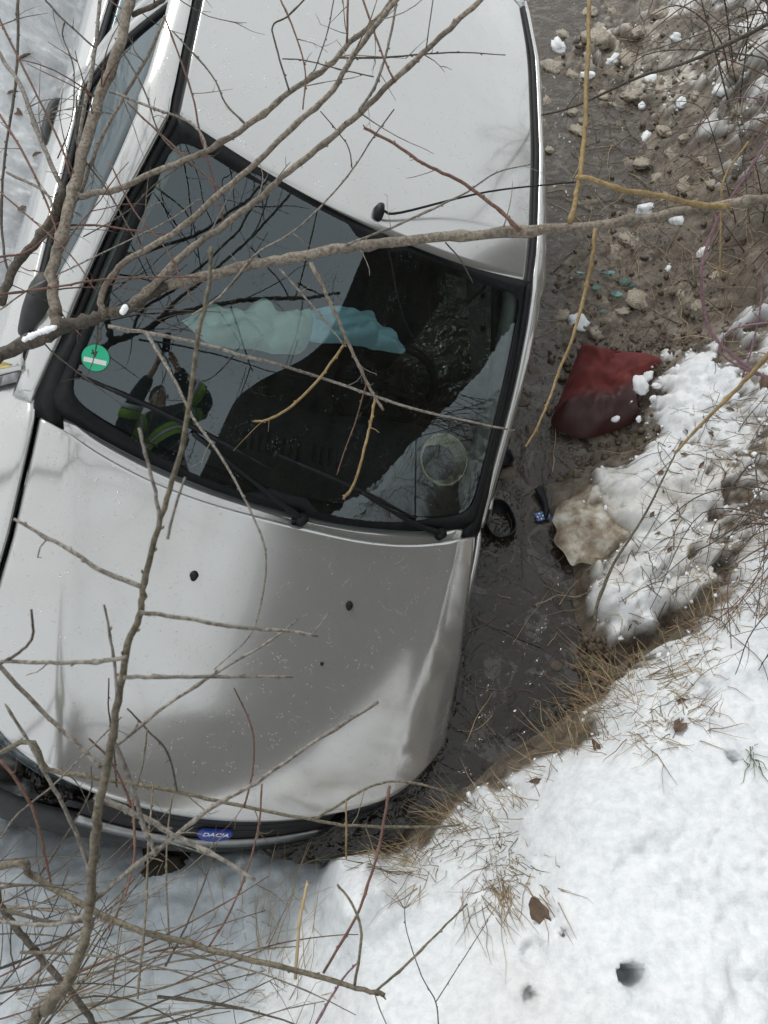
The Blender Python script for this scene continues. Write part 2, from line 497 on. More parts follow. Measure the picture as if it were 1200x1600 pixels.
# ---------------------------------------------------------------- terrain
# control points: photo pixel, height above the water, snow cover (-1 bare .. 1 deep), dirtiness (negative: painted bluish shade)
CP = [
 # near bank, bottom right
 (600,1350,0.150,0.60,0),(560,1345,0.175,1.00,0),(570,1385,0.50,1,0),(545,1430,0.50,1,0),(600,1420,0.48,1,0),(520,1400,0.190,1,0),(480,1460,0.130,1.00,0),(430,1560,0.130,0.90,0),(650,1345,0.175,0.65,0),(690,1290,0.187,0.40,0),(745,1280,0.237,0.60,0),
 (800,1222,0.249,0.70,0),(860,1190,0.371,0.80,0),(905,1150,0.349,0.35,0),(945,1105,0.349,0.50,0),(985,1050,0.349,0.55,0),(1040,1010,0.371,0.50,0),
 (1100,965,0.392,0.60,0),(1150,930,0.413,0.50,0),(1200,875,0.446,0.90,0),
 (700,1370,0.313,0.80,0),(770,1350,0.357,0.55,0),(800,1300,0.379,0.60,0),(900,1250,0.565,1.00,0),(1000,1130,0.544,0.85,0),(1060,1050,0.521,0.50,0),(1100,1100,0.530,1.00,0),(1190,1000,0.530,1.00,0),
 (650,1470,0.465,1.00,0),(760,1420,0.488,0.60,0),(850,1400,0.574,0.70,0),(820,1530,0.647,0.85,.15),(1000,1350,0.647,1.00,0),(1180,1200,0.647,1.00,0),
 (950,1500,0.709,1.00,0),(1150,1450,0.746,1.00,0),(620,1590,0.610,1.00,0),(900,1590,0.734,0.80,.1),
 # lower left, snow over ice below the bumper
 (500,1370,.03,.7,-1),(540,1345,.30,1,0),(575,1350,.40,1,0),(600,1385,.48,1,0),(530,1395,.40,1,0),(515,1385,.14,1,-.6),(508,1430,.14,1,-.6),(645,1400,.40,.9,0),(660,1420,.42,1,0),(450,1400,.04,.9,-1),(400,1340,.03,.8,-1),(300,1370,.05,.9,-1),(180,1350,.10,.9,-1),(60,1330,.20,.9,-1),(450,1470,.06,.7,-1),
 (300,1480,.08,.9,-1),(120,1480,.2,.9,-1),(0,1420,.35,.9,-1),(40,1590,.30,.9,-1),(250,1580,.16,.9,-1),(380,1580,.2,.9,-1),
 # water
 (560,1330,-.08,-1,0),(600,1290,-.15,-1,0),(640,1240,-.22,-1,0),(700,1210,-.25,-1,0),(790,1150,-.25,-1,0),(840,1080,-.22,-1,0),(870,1120,-.12,-1,0),
 (780,950,-.22,-1,0),(850,900,-.16,-1,0),(800,740,-.04,-1,0),(850,735,-.03,-1,0),(830,640,-.02,-1,0),(880,690,-.01,-1,0),(860,560,-.01,-.9,0),(900,1000,-.03,-1,0),(915,1060,.0,-1,0),(890,1040,-.005,-1,0),
 (850,480,-.015,-1,0),(860,400,-.0,-.9,0),(880,300,-.012,-1,0),(930,200,-.012,-1,0),(870,100,.0,-.2,.7),(900,20,-.01,-.4,.5),(850,20,-.02,-1,0),(960,260,-.01,-.9,.3),(1010,290,-.01,-.9,.3),
 (850,200,-.015,-.9,0),(1000,60,.015,.12,.9),(1050,130,.02,.05,.8),(960,120,.01,.1,.9),(1020,200,.01,-.05,.8),(990,155,.01,.1,.9),(940,400,.025,-.5,.4),(1000,350,.02,-.25,.5),
 (1060,400,.05,-.3,.4),(1030,470,.02,-.8,.2),(950,450,.02,-.4,.5),(1020,510,.0,-.6,.2),(900,430,.02,-.8,.2),(920,490,.02,-.6,.3),(960,500,.03,-.35,.4),
 # right snow slope
 (890,790,.05,-.5,1),(905,860,.06,-.5,.8),(880,840,.02,-.6,1),(950,850,.08,.0,.7),(940,940,.12,.75,.1),(960,1000,.10,.6,.05),(1000,900,.16,.55,.15),(1010,980,.14,.6,.1),
 (1000,1015,.06,-.3,.1),(1045,985,.10,-.2,.1),(960,1040,.02,-.5,.1),(960,770,.10,.45,.3),(1010,720,.14,.7,.1),(930,740,.03,.2,.5),(1050,640,.16,.7,.05),(1090,580,.16,.75,0),(1010,620,.07,-.4,.2),(960,690,.02,-.6,.2),(1000,665,.06,0,.2),
 (1060,830,.20,.45,.25),(1120,700,.26,.5,.15),(1140,800,.28,.25,.4),(1100,760,.24,.3,.3),(1070,930,.20,.3,.3),(1130,880,.30,.3,.3),(1190,700,.36,.3,.3),(1190,800,.38,.25,.35),(1130,560,.18,-.1,.2),(1190,580,.3,.3,.1),
 # upper right bank
 (1100,480,.10,-0.68,0.35),(1190,480,.25,0.12,0.35),(1150,400,.2,-0.58,0.35),(1100,330,.14,-0.38,0.35),(1190,330,.3,0.07,0.35),(1120,230,.18,-0.08,0.35),(1190,200,.34,0.22,0.35),
 (1120,100,.2,0.12,0.35),(1190,60,.42,0.32,0.35),(1080,30,.16,-0.08,0.35),
]
pts, hz, sn, dt = [], [], [], []
for px, py, z, s, d in CP:
    p = at(px, py, z); pts.append(p[:2]); hz.append(z); sn.append(s); dt.append(d)
def addw(x, y, z, s=1.0, d=0.0):
    pts.append((x, y)); hz.append(z); sn.append(s); dt.append(d)
for y, zz in ((.25, .02), (.9, -.03), (1.7, .0), (2.6, -.02), (3.4, -.03), (4.2, .0)):   # the slope the car lies on
    for x, dz in ((-.9, .02), (-.3, -.06), (.3, -.06), (.8, -.06)):
        p = c2w((x, y, zz + dz)); addw(p[0], p[1], p[2], 1 if x < -.5 else -.6)
    p = c2w((-1.35, y, .22)); addw(p[0], p[1], p[2], 1)
for x, y, z in ((-3, -1, .75), (-3.2, 1, 1.0), (-3.6, 3, 1.15), (-3.8, 5, 1.2), (-2, -1.5, .5), (3, -1, 1.1), (2.4, 1.0, .7),
                (2.6, 2.2, .75), (3.0, 3.6, .9), (3.4, 5.2, 1.05), (5, 0, 1.4), (5, 4, 1.4), (-6, 2, 1.6), (-.6, -1.6, .4), (4, -4, 1.7), (-4, -4, 1.5), (0, -4, 1.5),
                (-5.5, 8, 1.5), (5, 8, 1.6)):
    addw(x, y, z)
for y in (5.2, 6.5, 8, 10, 13):                                                   # the ditch goes on
    addw(.3, y, -.2, -1); addw(1.2, y, -.05, -.5); addw(-1.2, y, .15, .8); addw(2.2, y, .35, .6); addw(-2.6, y, .9, 1)
[addw(*q) for q in ((.12, -.72, 1.22, -1), (.5, -.75, 1.22, -1), (-.2, -.75, 1.1, -.8), (1.0, -.7, 1.0, -.8), (.1, -1.2, 1.3, -1), (.9, -1.3, 1.25, -1), (1.6, -.2, .75, -.2))]; addw(-1.9, -.8, .3); addw(-1.2, -1.0, .25); addw(.5, -1.0, 1.3, -1); addw(0, -1.8, 1.35, -1); addw(1.4, -.6, .9, -.8); addw(1.5, -2.2, 1.3, -1)  # unseen rise behind the viewer, mostly left bare to darken the bonnet reflections
pts = np.array(pts); hz = np.array(hz); sn = np.array(sn); dt = np.array(dt)

def rbf_fit(vals, smooth):
    D = np.linalg.norm(pts[:, None] - pts[None], axis=2)
    n = len(pts)
    A = np.zeros((n + 1, n + 1)); A[:n, :n] = -D + smooth * np.eye(n) * -1; A[:n, n] = 1; A[n, :n] = 1
    return np.linalg.solve(A, np.append(vals, 0))
WH, WS, WD = rbf_fit(hz, .004), rbf_fit(sn, .01), rbf_fit(dt, .01)

def fields(x, y):
    sh = x.shape; x, y = x.ravel(), y.ravel()
    h, s, d = np.empty(len(x)), np.empty(len(x)), np.empty(len(x))
    for i in range(0, len(x), 20000):
        sl = slice(i, i + 20000)
        D = -np.sqrt((x[sl, None] - pts[None, :, 0]) ** 2 + (y[sl, None] - pts[None, :, 1]) ** 2)
        h[sl] = D @ WH[:-1] + WH[-1]; s[sl] = D @ WS[:-1] + WS[-1]; d[sl] = D @ WD[:-1] + WD[-1]
    far = sstep(6, 12, np.hypot(x, y - 2))
    chan = sstep(1.5, 3.5, np.abs(x - .4))
    h = h * (1 - far) + far * (np.where(y > 0, -.2 * (1 - chan) + 1.5 * chan, 1.5) + .15 * np.abs(x) ** .5 + fbm(x, y, 9, 3, .5, 90) * .5)
    s = s * (1 - far) + far * np.where((chan < .4) & (y > 0), -.6, 1)
    # relief
    e_ = .03
    def hb(xx, yy):
        o = np.empty(len(xx))
        for i in range(0, len(xx), 20000):
            sl = slice(i, i + 20000)
            o[sl] = -np.sqrt((xx[sl, None] - pts[None, :, 0]) ** 2 + (yy[sl, None] - pts[None, :, 1]) ** 2) @ WH[:-1] + WH[-1]
        return o
    slope = np.hypot((hb(x + e_, y) - hb(x - e_, y)) / (2 * e_), (hb(x, y + e_) - hb(x, y - e_)) / (2 * e_))
    s = s - .35 * sstep(1.3, 2.4, slope) * (1 - far)                              # snow does not hold on the steep faces
    snow_shade = np.clip(-d, 0, 1); d = np.maximum(d, 0)
    s2 = s + .62 * fbm(x, y, .26, 5, .62, 3) + .42 * fbm(x, y, .05, 3, .6, 9)
    s2 = np.where(s > .95, np.maximum(s2, .45), s2)
    cover = sstep(.0, .32, s2)
    w1, id1 = worley(x + .03 * fbm(x, y, .1, 2, .5, 5), y, .055, 41)
    w3, id3 = worley(x + .05 * fbm(x, y, .15, 3, .5, 15), y + .05 * fbm(x, y, .15, 3, .5, 16), .11, 17)
    lumps = fbm(x, y, .28, 4, .5, 21) * .050 + fbm(x, y, .07, 4, .6, 31) * .024 + .050 * np.clip(.75 - w3, 0, 1) * sstep(-.25, .4, fbm(x, y, .5, 2, .5, 19)) + .022 * np.clip(.7 - w1, 0, 1) * sstep(-.1, .3, fbm(x, y, .22, 3, .5, 23))
    w2, id2 = worley(x, y, .13, 51)
    clod = (np.clip(.62 - w1, 0, 1) * .030 * id1 + np.clip(.6 - w2, 0, 1) * .075 * id2 ** 2)
    mudr = fbm(x, y, .35, 5, .6, 61) * .030 + fbm(x, y, .05, 3, .6, 71) * .010
    crumb = np.clip(.55 - w1, 0, 1) * .02 * id1 * sstep(1.0, .3, s2)
    h = h + (1 - cover) * (mudr + clod) + cover * (lumps + .030 + .03 * sstep(.2, .9, s2) + crumb)
    h = h - .008
    dd = np.clip(d + .35 * fbm(x, y, .2, 4, .6, 81) * sstep(.02, .3, d), 0, 1)
    spot = sstep(.30, .50, fbm(x, y, .16, 5, .62, 101)) * .25 * sstep(.9, .2, s)
    dd = np.clip(dd + spot, 0, 1)
    wet = sstep(.12, .0, h) * (1 - .6 * cover) + (1 - cover) * .5
    return h.reshape(sh), cover.reshape(sh), dd.reshape(sh), np.clip(wet, 0, 1).reshape(sh), snow_shade.reshape(sh)

def axis(lo, hi, step, far):
    a = np.arange(lo, hi, step)
    L, Rr = [], []
    s, x = step, lo
    while x > -far: s *= 1.16; x -= s; L.append(x)
    s, x = step, hi
    while x < far: s *= 1.16; x += s; Rr.append(x)
    return np.array(L[::-1] + list(a) + Rr)

HOLES = [(968,1518,.022,.16),(825,1555,.014,.05),(832,1490,.028,.025),(880,1460,.010,.05),(1140,1190,.012,.05)]                                # poked holes in the snow
gx, gy = axis(-2.2, 2.2, .0085, 60), axis(-.45, 5.0, .0095, 60)
GX, GY = np.meshgrid(gx, gy, indexing='ij')
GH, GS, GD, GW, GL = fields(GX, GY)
for px, py, r, dep in HOLES:
    p = at(px, py, .66)
    q = np.hypot(GX - p[0], (GY - p[1]))
    GH -= dep * sstep(r * 1.25, r * .75, q + .006 * fbm(GX, GY, .02, 2, .5, 8))

def terrain_h(x, y):
    i = np.clip(np.searchsorted(gx, x) - 1, 0, len(gx) - 2); j = np.clip(np.searchsorted(gy, y) - 1, 0, len(gy) - 2)
    return GH[i, j]

def on_ground(px, py, lift=0.0, z0=.3):
    """where the viewing ray of a pixel meets the terrain"""
    r = ray(px, py)
    for k in np.arange(1.0, 7.0, .012):
        p = EYE + r * k
        if p[2] <= max(terrain_h(p[0], p[1]), -.001): 
            p[2] += lift
            return p
    return p

def build_terrain():
    nx, ny = GX.shape
    V = np.stack([GX, GY, GH], 2).reshape(-1, 3).astype(np.float32)
    idx = np.arange(nx * ny).reshape(nx, ny)
    Q = np.stack([idx[:-1, :-1], idx[1:, :-1], idx[1:, 1:], idx[:-1, 1:]], 2).reshape(-1, 4).astype(np.int32)
    me = bpy.data.meshes.new('ground')
    me.vertices.add(len(V)); me.vertices.foreach_set('co', V.ravel())
    me.loops.add(Q.size); me.loops.foreach_set('vertex_index', Q.ravel())
    me.polygons.add(len(Q)); me.polygons.foreach_set('loop_start', np.arange(0, Q.size, 4, dtype=np.int32))
    me.polygons.foreach_set('use_smooth', np.ones(len(Q), dtype=bool))
    me.update(calc_edges=True)
    for n, a in (('snow', GS), ('dirt', GD), ('wet', GW), ('snow_shade', GL)):
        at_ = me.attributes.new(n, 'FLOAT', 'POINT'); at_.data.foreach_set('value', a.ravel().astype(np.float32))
    return link('ground', me, MT['ground'])
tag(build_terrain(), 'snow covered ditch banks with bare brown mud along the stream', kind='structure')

def build_water():
    xs, ys = np.linspace(-1.6, 2.6, 40), np.concatenate([np.linspace(-.9, 6, 60), np.linspace(7, 30, 20)])
    P = np.array([[(x, y, 0.0) for y in ys] for x in xs])
    return MB().grid(P, flip=True).build('stream_water', MT['water'])
tag(build_water(), 'murky brown water of the ditch stream', kind='structure')

def build_reflection_bank():  # unseen bank, added and shaped to darken reflections on bonnet and windscreen
    ys = np.linspace(-14, 9, 120); us = np.linspace(0, 1, 50)
    P = []
    for y in ys:
        back = float(sstep(-1.5, -4.6, np.array(y)))                              # crest raised behind the viewer to darken the windscreen reflection
        top = 3.75 * float(sstep(5.5, 1.2, np.array(y))) + .2 + 1.3 * back
        x0 = 2.05 + 1.2 * float(sstep(2.0, 6.0, np.array(y))) - 1.0 * back
        row = []
        for u in us:
            if u < .7:
                x = x0 + 2.6 * (u / .7); z = .55 + top * (u / .7)
            else:
                x = x0 + 2.6 + 20 * (u - .7) / .3; z = .55 + top - .3 * (u - .7)
            b = .16 * float(fbm(np.array([x]), np.array([y]), .5, 5, .6, 7)[0]) * (1 if u < .66 else .25)
            row.append((x, y, z + b))
        P.append(row)
    return MB().grid(np.array(P), flip=True).build('reflection_bank', MT['dark_brown'])
tag(build_reflection_bank(), 'unseen dark bank added for its reflection in the car', kind='structure')

# ---------------------------------------------------------------- the car (built in its own axes: x to its left, y rearwards, z up)
car = bpy.data.objects.new('car', None)
COL.objects.link(car)
car.empty_display_size = .3
car.matrix_world = Matrix(CAR_M.tolist())
tag(car, 'silver saloon car rolled onto its left side in the ditch stream', 'car')

ip = lambda x, xs, ys: np.interp(x, xs, ys)
def y_bf(x): return ip(abs(x), [0,.15,.3,.45,.56,.64,.72], [.155,.163,.187,.225,.276,.335,.435])      # bonnet front edge
def y_br(x): return ip(abs(x), [0,.25,.4,.5,.63,.72], [.985,.988,1.006,1.03,1.072,1.116])           # bonnet rear edge
def x_bs(y): return ip(y, [.42,.55,.8,1.12], [.722,.716,.708,.716])
def zc_b(y): return ip(y, [0,.168,.22,.28,.42,.7,1.0,1.2], [.6,.818,.835,.853,.889,.945,.988,1.0])
def z_bon(x, y):
    e = ip(y, [.2,.42,.7,1.1], [.100,.085,.050,.028])                             # how far the edge lies below the middle
    k = .08 * e
    xc = ip(y, [.3, .6, 1.1], [.50, .565, .64])                                   # crease along each side
    q = max(0.0, abs(x) - xc) / max(.05, .72 - xc)
    return zc_b(y) - k * (abs(x) / .7) ** 2 - (e - k) * (.55 * q + .45 * q * q) + .005 * math.exp(-((abs(x) - xc + .015) / .035) ** 2)
def smooth1(a, k=9, it=2):
    a = np.asarray(a, float)
    for _ in range(it):
        p = np.pad(a, (k // 2, k // 2), mode='reflect', reflect_type='odd'); a = np.convolve(p, np.ones(k) / k, 'valid')
    return a
_xs = np.linspace(-.722, .722, 97)
_yf = smooth1([y_bf(x) for x in _xs], 9, 2); _yr = smooth1([y_br(x) for x in _xs], 9, 2)

def bonnet():
    P = []
    vs = np.linspace(0, 1, 71)
    zs = np.array([zc_b(y) for y in np.linspace(0, 1.2, 241)])
    for i, x0 in enumerate(_xs):
        u = x0 / .722
        row = []
        for k, v in enumerate(vs):
            y = _yf[i] + (_yr[i] - _yf[i]) * v
            x = u * (x_bs(max(y, .42)) if y > .42 else .722)
            row.append([x, y, z_bon(x, y)])
        P.append(row)
    P = np.array(P)
    for _ in range(6):                                                            # soften the interpolation kinks
        Z = P[:, :, 2]
        Z[:, 1:-1] = .5 * Z[:, 1:-1] + .25 * (Z[:, :-2] + Z[:, 2:])
    for _ in range(2):
        Z[1:-1] = .5 * Z[1:-1] + .25 * (Z[:-2] + Z[2:])
    lip = P[:, :1].copy(); lip[:, 0, 1] -= .005; lip[:, 0, 2] -= .016
    lip2 = lip.copy(); lip2[:, 0, 1] += .004; lip2[:, 0, 2] -= .02
    rear = P[:, -1:].copy(); rear[:, 0, 1] += .006; rear[:, 0, 2] -= .012
    P = np.concatenate([lip2, lip, P, rear], 1)
    s0 = P[:1].copy(); s0[0, :, 0] -= .003; s0[0, :, 2] -= .016
    s1 = P[-1:].copy(); s1[0, :, 0] += .003; s1[0, :, 2] -= .016
    return np.concatenate([s0, P, s1], 0)
bon = solid(MB().grid(bonnet(), flip=True).build('bonnet', MT['paint'], car), .012, -1)
def nozzle(x, y):
    b = MB()
    a = np.linspace(0, 2 * math.pi, 15)[:-1]
    z = z_bon(x, y) + .002
    prof = [(1.0, -.010), (1.0, .003), (.75, .008), (.35, .010), (.02, .0105)]
    P = [[(x + .012 * r * math.cos(t) * (.8 if math.sin(t) < 0 else 1), y + .015 * r * math.sin(t) - .002, z + h) for r, h in prof] for t in a]
    b.grid(np.array(P), closed_u=True)
    return b.build('washer_nozzle', MT['black'], bon)
nozzle(-.243, .780); nozzle(.247, .785)
bb = MB(); bb.tube([(.185, .60, z_bon(.185, .60)), (.187, .602, z_bon(.185, .6) + .006)], [.006, .004], 8).build('dirt_spot', MT['black'], bon)

# engine bay and underbody behind every gap
ub = MB()
ub.grid(np.array([[(x, y, min(z_bon(x, y) - .05, .93)) for y in np.linspace(.36, 1.12, 12)] for x in np.linspace(-.70, .70, 15)]))
ub.box((-.70, .36, .25), (.70, 1.05, .62)); ub.box((-.74, 1.0, .18), (.74, 3.9, .30))
ub.build('underbody', MT['dark'], car, False)

# fenders, doors and rear quarters, one side at a time
WY, WZ, WR = (.87, 3.42), .28, .345
def belt(y): return np.array([ip(y, [1.05,1.35,1.7,2.3,3.2,4.1], [.745,.800,.806,.818,.80,.74]), ip(y, [.4,.8,1.1,1.35,2.0,3.0,4.1], [.78,.92,.955,.957,.955,.957,.95])])
def flank(y, top):
    """profile below a top point: shoulder, side, sill"""
    x0, z0 = top
    bulge = ip(y, [.42,.55,.8,1.3,3.6,4.1], [.775,.82,.862,.874,.872,.80])
    zl = .20
    for w in WY:
        if abs(y - w) < WR: zl = max(zl, WZ + math.sqrt(WR ** 2 - (y - w) ** 2))
    zsh = min(.80, z0 - .08)
    dx_ = bulge - x0; dz_ = max(.10, 1.5 * dx_)
    zsh = min(zsh, z0 - dz_ + .01)
    prof = [(x0, z0), (x0 + .12 * dx_, z0 - .05 * dz_), (x0 + .45 * dx_, z0 - .36 * dz_), (x0 + .78 * dx_, z0 - .68 * dz_), (bulge, zsh - .02)]
    for q in (.25, .5, .75, 1.0):
        z = zsh - .02 + (zl - zsh + .02) * q
        prof.append((bulge - .05 * max(0, (zsh - z) / .6) ** 1.5, min(z, zsh - .03 - .01 * q)))
    return prof
def side_panel(name, ys, topf, s, parent, mat, t=.012):
    P = [[(s * x, y, z) for x, z in flank(y, topf(y))] for y in ys]
    return solid(MB().grid(np.array(P), flip=(s > 0)).build(name, mat, parent), t, -1)

def gut(y): return ip(y, [1.83,2.05,2.3,2.8,3.2,3.4], [.600,.606,.607,.607,.60,.58])
def zc_r(y): return ip(y, [1.6,1.77,1.87,2.0,2.4,2.9,3.3,3.5], [1.37,1.435,1.455,1.478,1.505,1.50,1.45,1.40])
def z_roof(x, y): return zc_r(y) - .05 * (abs(x) / .58) ** 2
def win_top(y):                                                                   # upper edge of the side glass
    return np.array([ip(y, [1.42,1.53,1.70,1.84,1.97,2.16,2.8,3.25,3.55], [.775,.735,.705,.684,.668,.660,.657,.672,.74]),
                     ip(y, [1.42,1.53,1.70,1.84,1.97,2.16,2.8,3.25,3.55], [1.06,1.16,1.272,1.342,1.382,1.402,1.40,1.33,1.08])])
for s in (-1, 1):
    # front fender: from the bonnet gap over the shoulder down to the wheel arch
    ys = np.linspace(.44, 1.235, 40)
    def ftop(y):
        return (x_bs(y) + .011 + .012 * float(sstep(1.1, 1.235, np.array(y))), z_bon(x_bs(min(y, 1.1)), min(y, 1.1)) - (.008 if s < 0 else .05 * float(sstep(1.15, .8, np.array(y))) + .008) - .02 * float(sstep(1.1, 1.235, np.array(y))))
    side_panel('front_fender', ys, ftop, s, car, MT['paint'])
    # doors
    for (ya, yb, nm) in ((1.243, 2.325, 'front_door'), (2.337, 3.28, 'rear_door')):
        ys = np.linspace(ya, yb, 30)
        d = side_panel(nm, ys, belt, s, car, MT['paint'])
        # handle on the shoulder
        hy = yb - .10
        h = MB()
        Pn = crom([(s * .862, hy - .09, .815), (s * .888, hy - .075, .817), (s * .894, hy, .817), (s * .888, hy + .075, .815), (s * .862, hy + .09, .812)], 5)
        h.tube(Pn, .016, 8).build('door_handle', MT['plastic'], d)
        # glass between the belt and the roof rail
        wa, wb = (1.46, 2.255) if nm == 'front_door' else (2.385, 3.22)
        G = []
        for y in np.linspace(wa, wb, 24):
            b_, t_ = belt(y) + (-.012, .004), win_top(y)
            row = []
            for q in np.linspace(0, 1, 8):
                row.append((s * (b_[0] + (t_[0] - b_[0]) * q + .018 * math.sin(q * math.pi)), y, b_[1] + (t_[1] - b_[1]) * q))
            G.append(row)
        solid(MB().grid(np.array(G), flip=(s < 0)).build('side_window', MT['sideglass'], d), .004, 0)
        sl = MB()
        lo = [G[k][0] for k in range(0, 24, 2)] + [G[-1][0]]
        sl.tube(crom([(x + s * .004, y, z + .004) for x, y, z in lo], 2), .012, 6)
        ed = [G[-1][k] for k in range(8)]
        sl.tube(crom([(x + s * .003, y, z) for x, y, z in ed], 2), .009, 6)
        ed = [G[0][k] for k in range(8)]
        sl.tube(crom([(x + s * .003, y, z) for x, y, z in ed], 2), .009, 6)
        up = [G[k][-1] for k in range(24)]
        sl.tube([(x + s * .002, y, z) for x, y, z in up], .006, 6)
        sl.build('window_seal', MT['rubber'], d)
        # painted door frame behind the glass (the B pillar side)
        fy0, fy1 = (wb + .008, yb) if nm == 'front_door' else (ya, wa - .008)
        Fm = []
        for y in (fy0, (fy0 + fy1) / 2, fy1):
            b_, t_ = belt(y), win_top(y)
            Fm.append([(s * (b_[0] + (t_[0] - b_[0]) * q + .020 * math.sin(q * math.pi) + .002), y, b_[1] + (t_[1] - b_[1]) * q) for q in np.linspace(0, 1, 8)])
        solid(MB().grid(np.array(Fm), flip=(s < 0)).build('door_frame', MT['paint'], d), .012, -1)
        if nm == 'front_door':
            # black triangle at the foot of the pillar
            tri = MB()
            b_ = belt(1.25); 
            tri.grid(np.array([[(s * (belt(y)[0] + .001 + (win_top(max(y, 1.42))[0] - belt(y)[0]) * q * k), y, belt(y)[1] + (win_top(max(y, 1.42))[1] - belt(y)[1]) * q * k) for q in (0, .5, 1)]
                               for y, k in ((1.27, .05), (1.36, .5), (1.455, 1.0))]), flip=(s < 0))
            solid(tri.build('mirror_triangle', MT['black'], d), .008, -1)
    # roof rail and A pillar: one painted band from the cowl to the rear
    A_in = [(.738, 1.165, .950), (.712, 1.33, 1.058), (.680, 1.56, 1.215), (.640, 1.73, 1.335), (.612, 1.845, 1.402)]
    A_out = [(.776, 1.19, .900), (.764, 1.40, 1.035), (.724, 1.565, 1.178), (.692, 1.73, 1.294), (.674, 1.86, 1.356)]
    a, b = crom(A_in, 6), crom(A_out, 6)
    yy = np.linspace(1.90, 3.25, 24)
    a = np.vstack([a, [(gut(y) + .013, y, z_roof(.6, y) - .006) for y in yy]])
    b = np.vstack([b, [(win_top(y)[0] + .006, y, win_top(y)[1] + .006) for y in yy]])
    rows = []
    for q in np.linspace(0, 1, 7):
        r_ = a * (1 - q) + b * q
        n_ = np.array([.45, -.1, .6]) * .007 * math.sin(q * math.pi)
        rows.append(r_ + n_)
    P = np.array(rows); P[:, :, 0] *= s
    solid(MB().grid(P, flip=(s < 0)).build('roof_rail', MT['paint'], car), .02, -1)
    # black strip in the roof channel and down the pillar
    strip = [(gut(y) + .004, y, z_roof(.6, y) + .001) for y in np.linspace(3.2, 1.87, 24)]
    strip += [(x - .012, y, z + .004) for x, y, z in crom(A_in, 5)[::-1]]
    MB().tube([(s * x, y, z) for x, y, z in strip], .010, 8).build('roof_channel_strip', MT['rubber'], car)
    # rear quarter and boot side
    side_panel('rear_quarter', np.linspace(3.29, 4.12, 30), lambda y: (belt(y) if y < 3.5 else np.array([ip(y, [3.5, 4.12], [belt(3.5)[0], .70]), ip(y, [3.5, 4.12], [.957, .955])])), s, car, MT['paint'])
    cp = np.array([[(s * x, y, z) for x, y, z in (( .60, 3.25, z_roof(.6, 3.25)), (.615, 3.40, 1.28), (.66, 3.62, 1.02), (.70, 3.75, .957))],
                   [(s * x, y, z) for x, y, z in (( .675, 3.25, 1.36), (.715, 3.36, 1.20), (.765, 3.45, 1.03), (.79, 3.5, .955))]])
    solid(MB().grid(cp, flip=(s < 0)).build('rear_pillar', MT['paint'], car), .012, -1)
    # wheels
    for wy in WY:
        w = empty('wheel'); w.parent = car; w.location = (s * .745, wy, .265)
        prof = [(.19, -.085), (.23, -.10), (.285, -.10), (.305, -.075), (.31, 0), (.305, .075), (.285, .10), (.23, .10), (.19, .085)]
        th = np.linspace(0, 2 * math.pi, 37)[:-1]
        MB().grid(np.array([[(x, r * math.cos(t_), r * math.sin(t_)) for r, x in prof] for t_ in th]), closed_u=True).build('tyre', MT['tyre'], w)
        pr = [(.02, .05), (.08, .055), (.12, .03), (.17, .05), (.192, .085), (.192, -.085), (.02, -.03)]
        MB().grid(np.array([[(s * x, r * math.cos(t_), r * math.sin(t_)) for r, x in pr] for t_ in th]), closed_u=True).build('rim', MT['rim'], w)

# roof
def y_rf(x): return ip(abs(x), [0,.15,.27,.37,.49,.598], [1.765,1.77,1.785,1.802,1.838,1.872])
_rx = np.linspace(-1, 1, 61)
_ryf = smooth1([y_rf(u * .598) for u in _rx], 9, 2)
P = []
for i, u in enumerate(_rx):
    row = []
    for v in np.linspace(0, 1, 60):
        y = _ryf[i] + (3.30 - .10 * u * u - _ryf[i]) * v
        x = u * (gut(y) - .004)
        row.append((x, y, z_roof(x, y)))
    P.append(row)
P = np.array(P)
Z = P[:, :, 2]
for _ in range(20): Z[:, 1:-1] = .5 * Z[:, 1:-1] + .25 * (Z[:, :-2] + Z[:, 2:])
fr = P[:, :1].copy(); fr[:, 0, 1] -= .004; fr[:, 0, 2] -= .012
roof = solid(MB().grid(np.concatenate([fr, P], 1), flip=True).build('roof', MT['paint'], car), .012, -1)
MB().grid(np.array([[(u * .58, y, z_roof(u * .58, y) - .045) for y in np.linspace(1.87, 3.2, 14)] for u in np.linspace(-1, 1, 13)])).build('headliner', MT['plastic'], car)

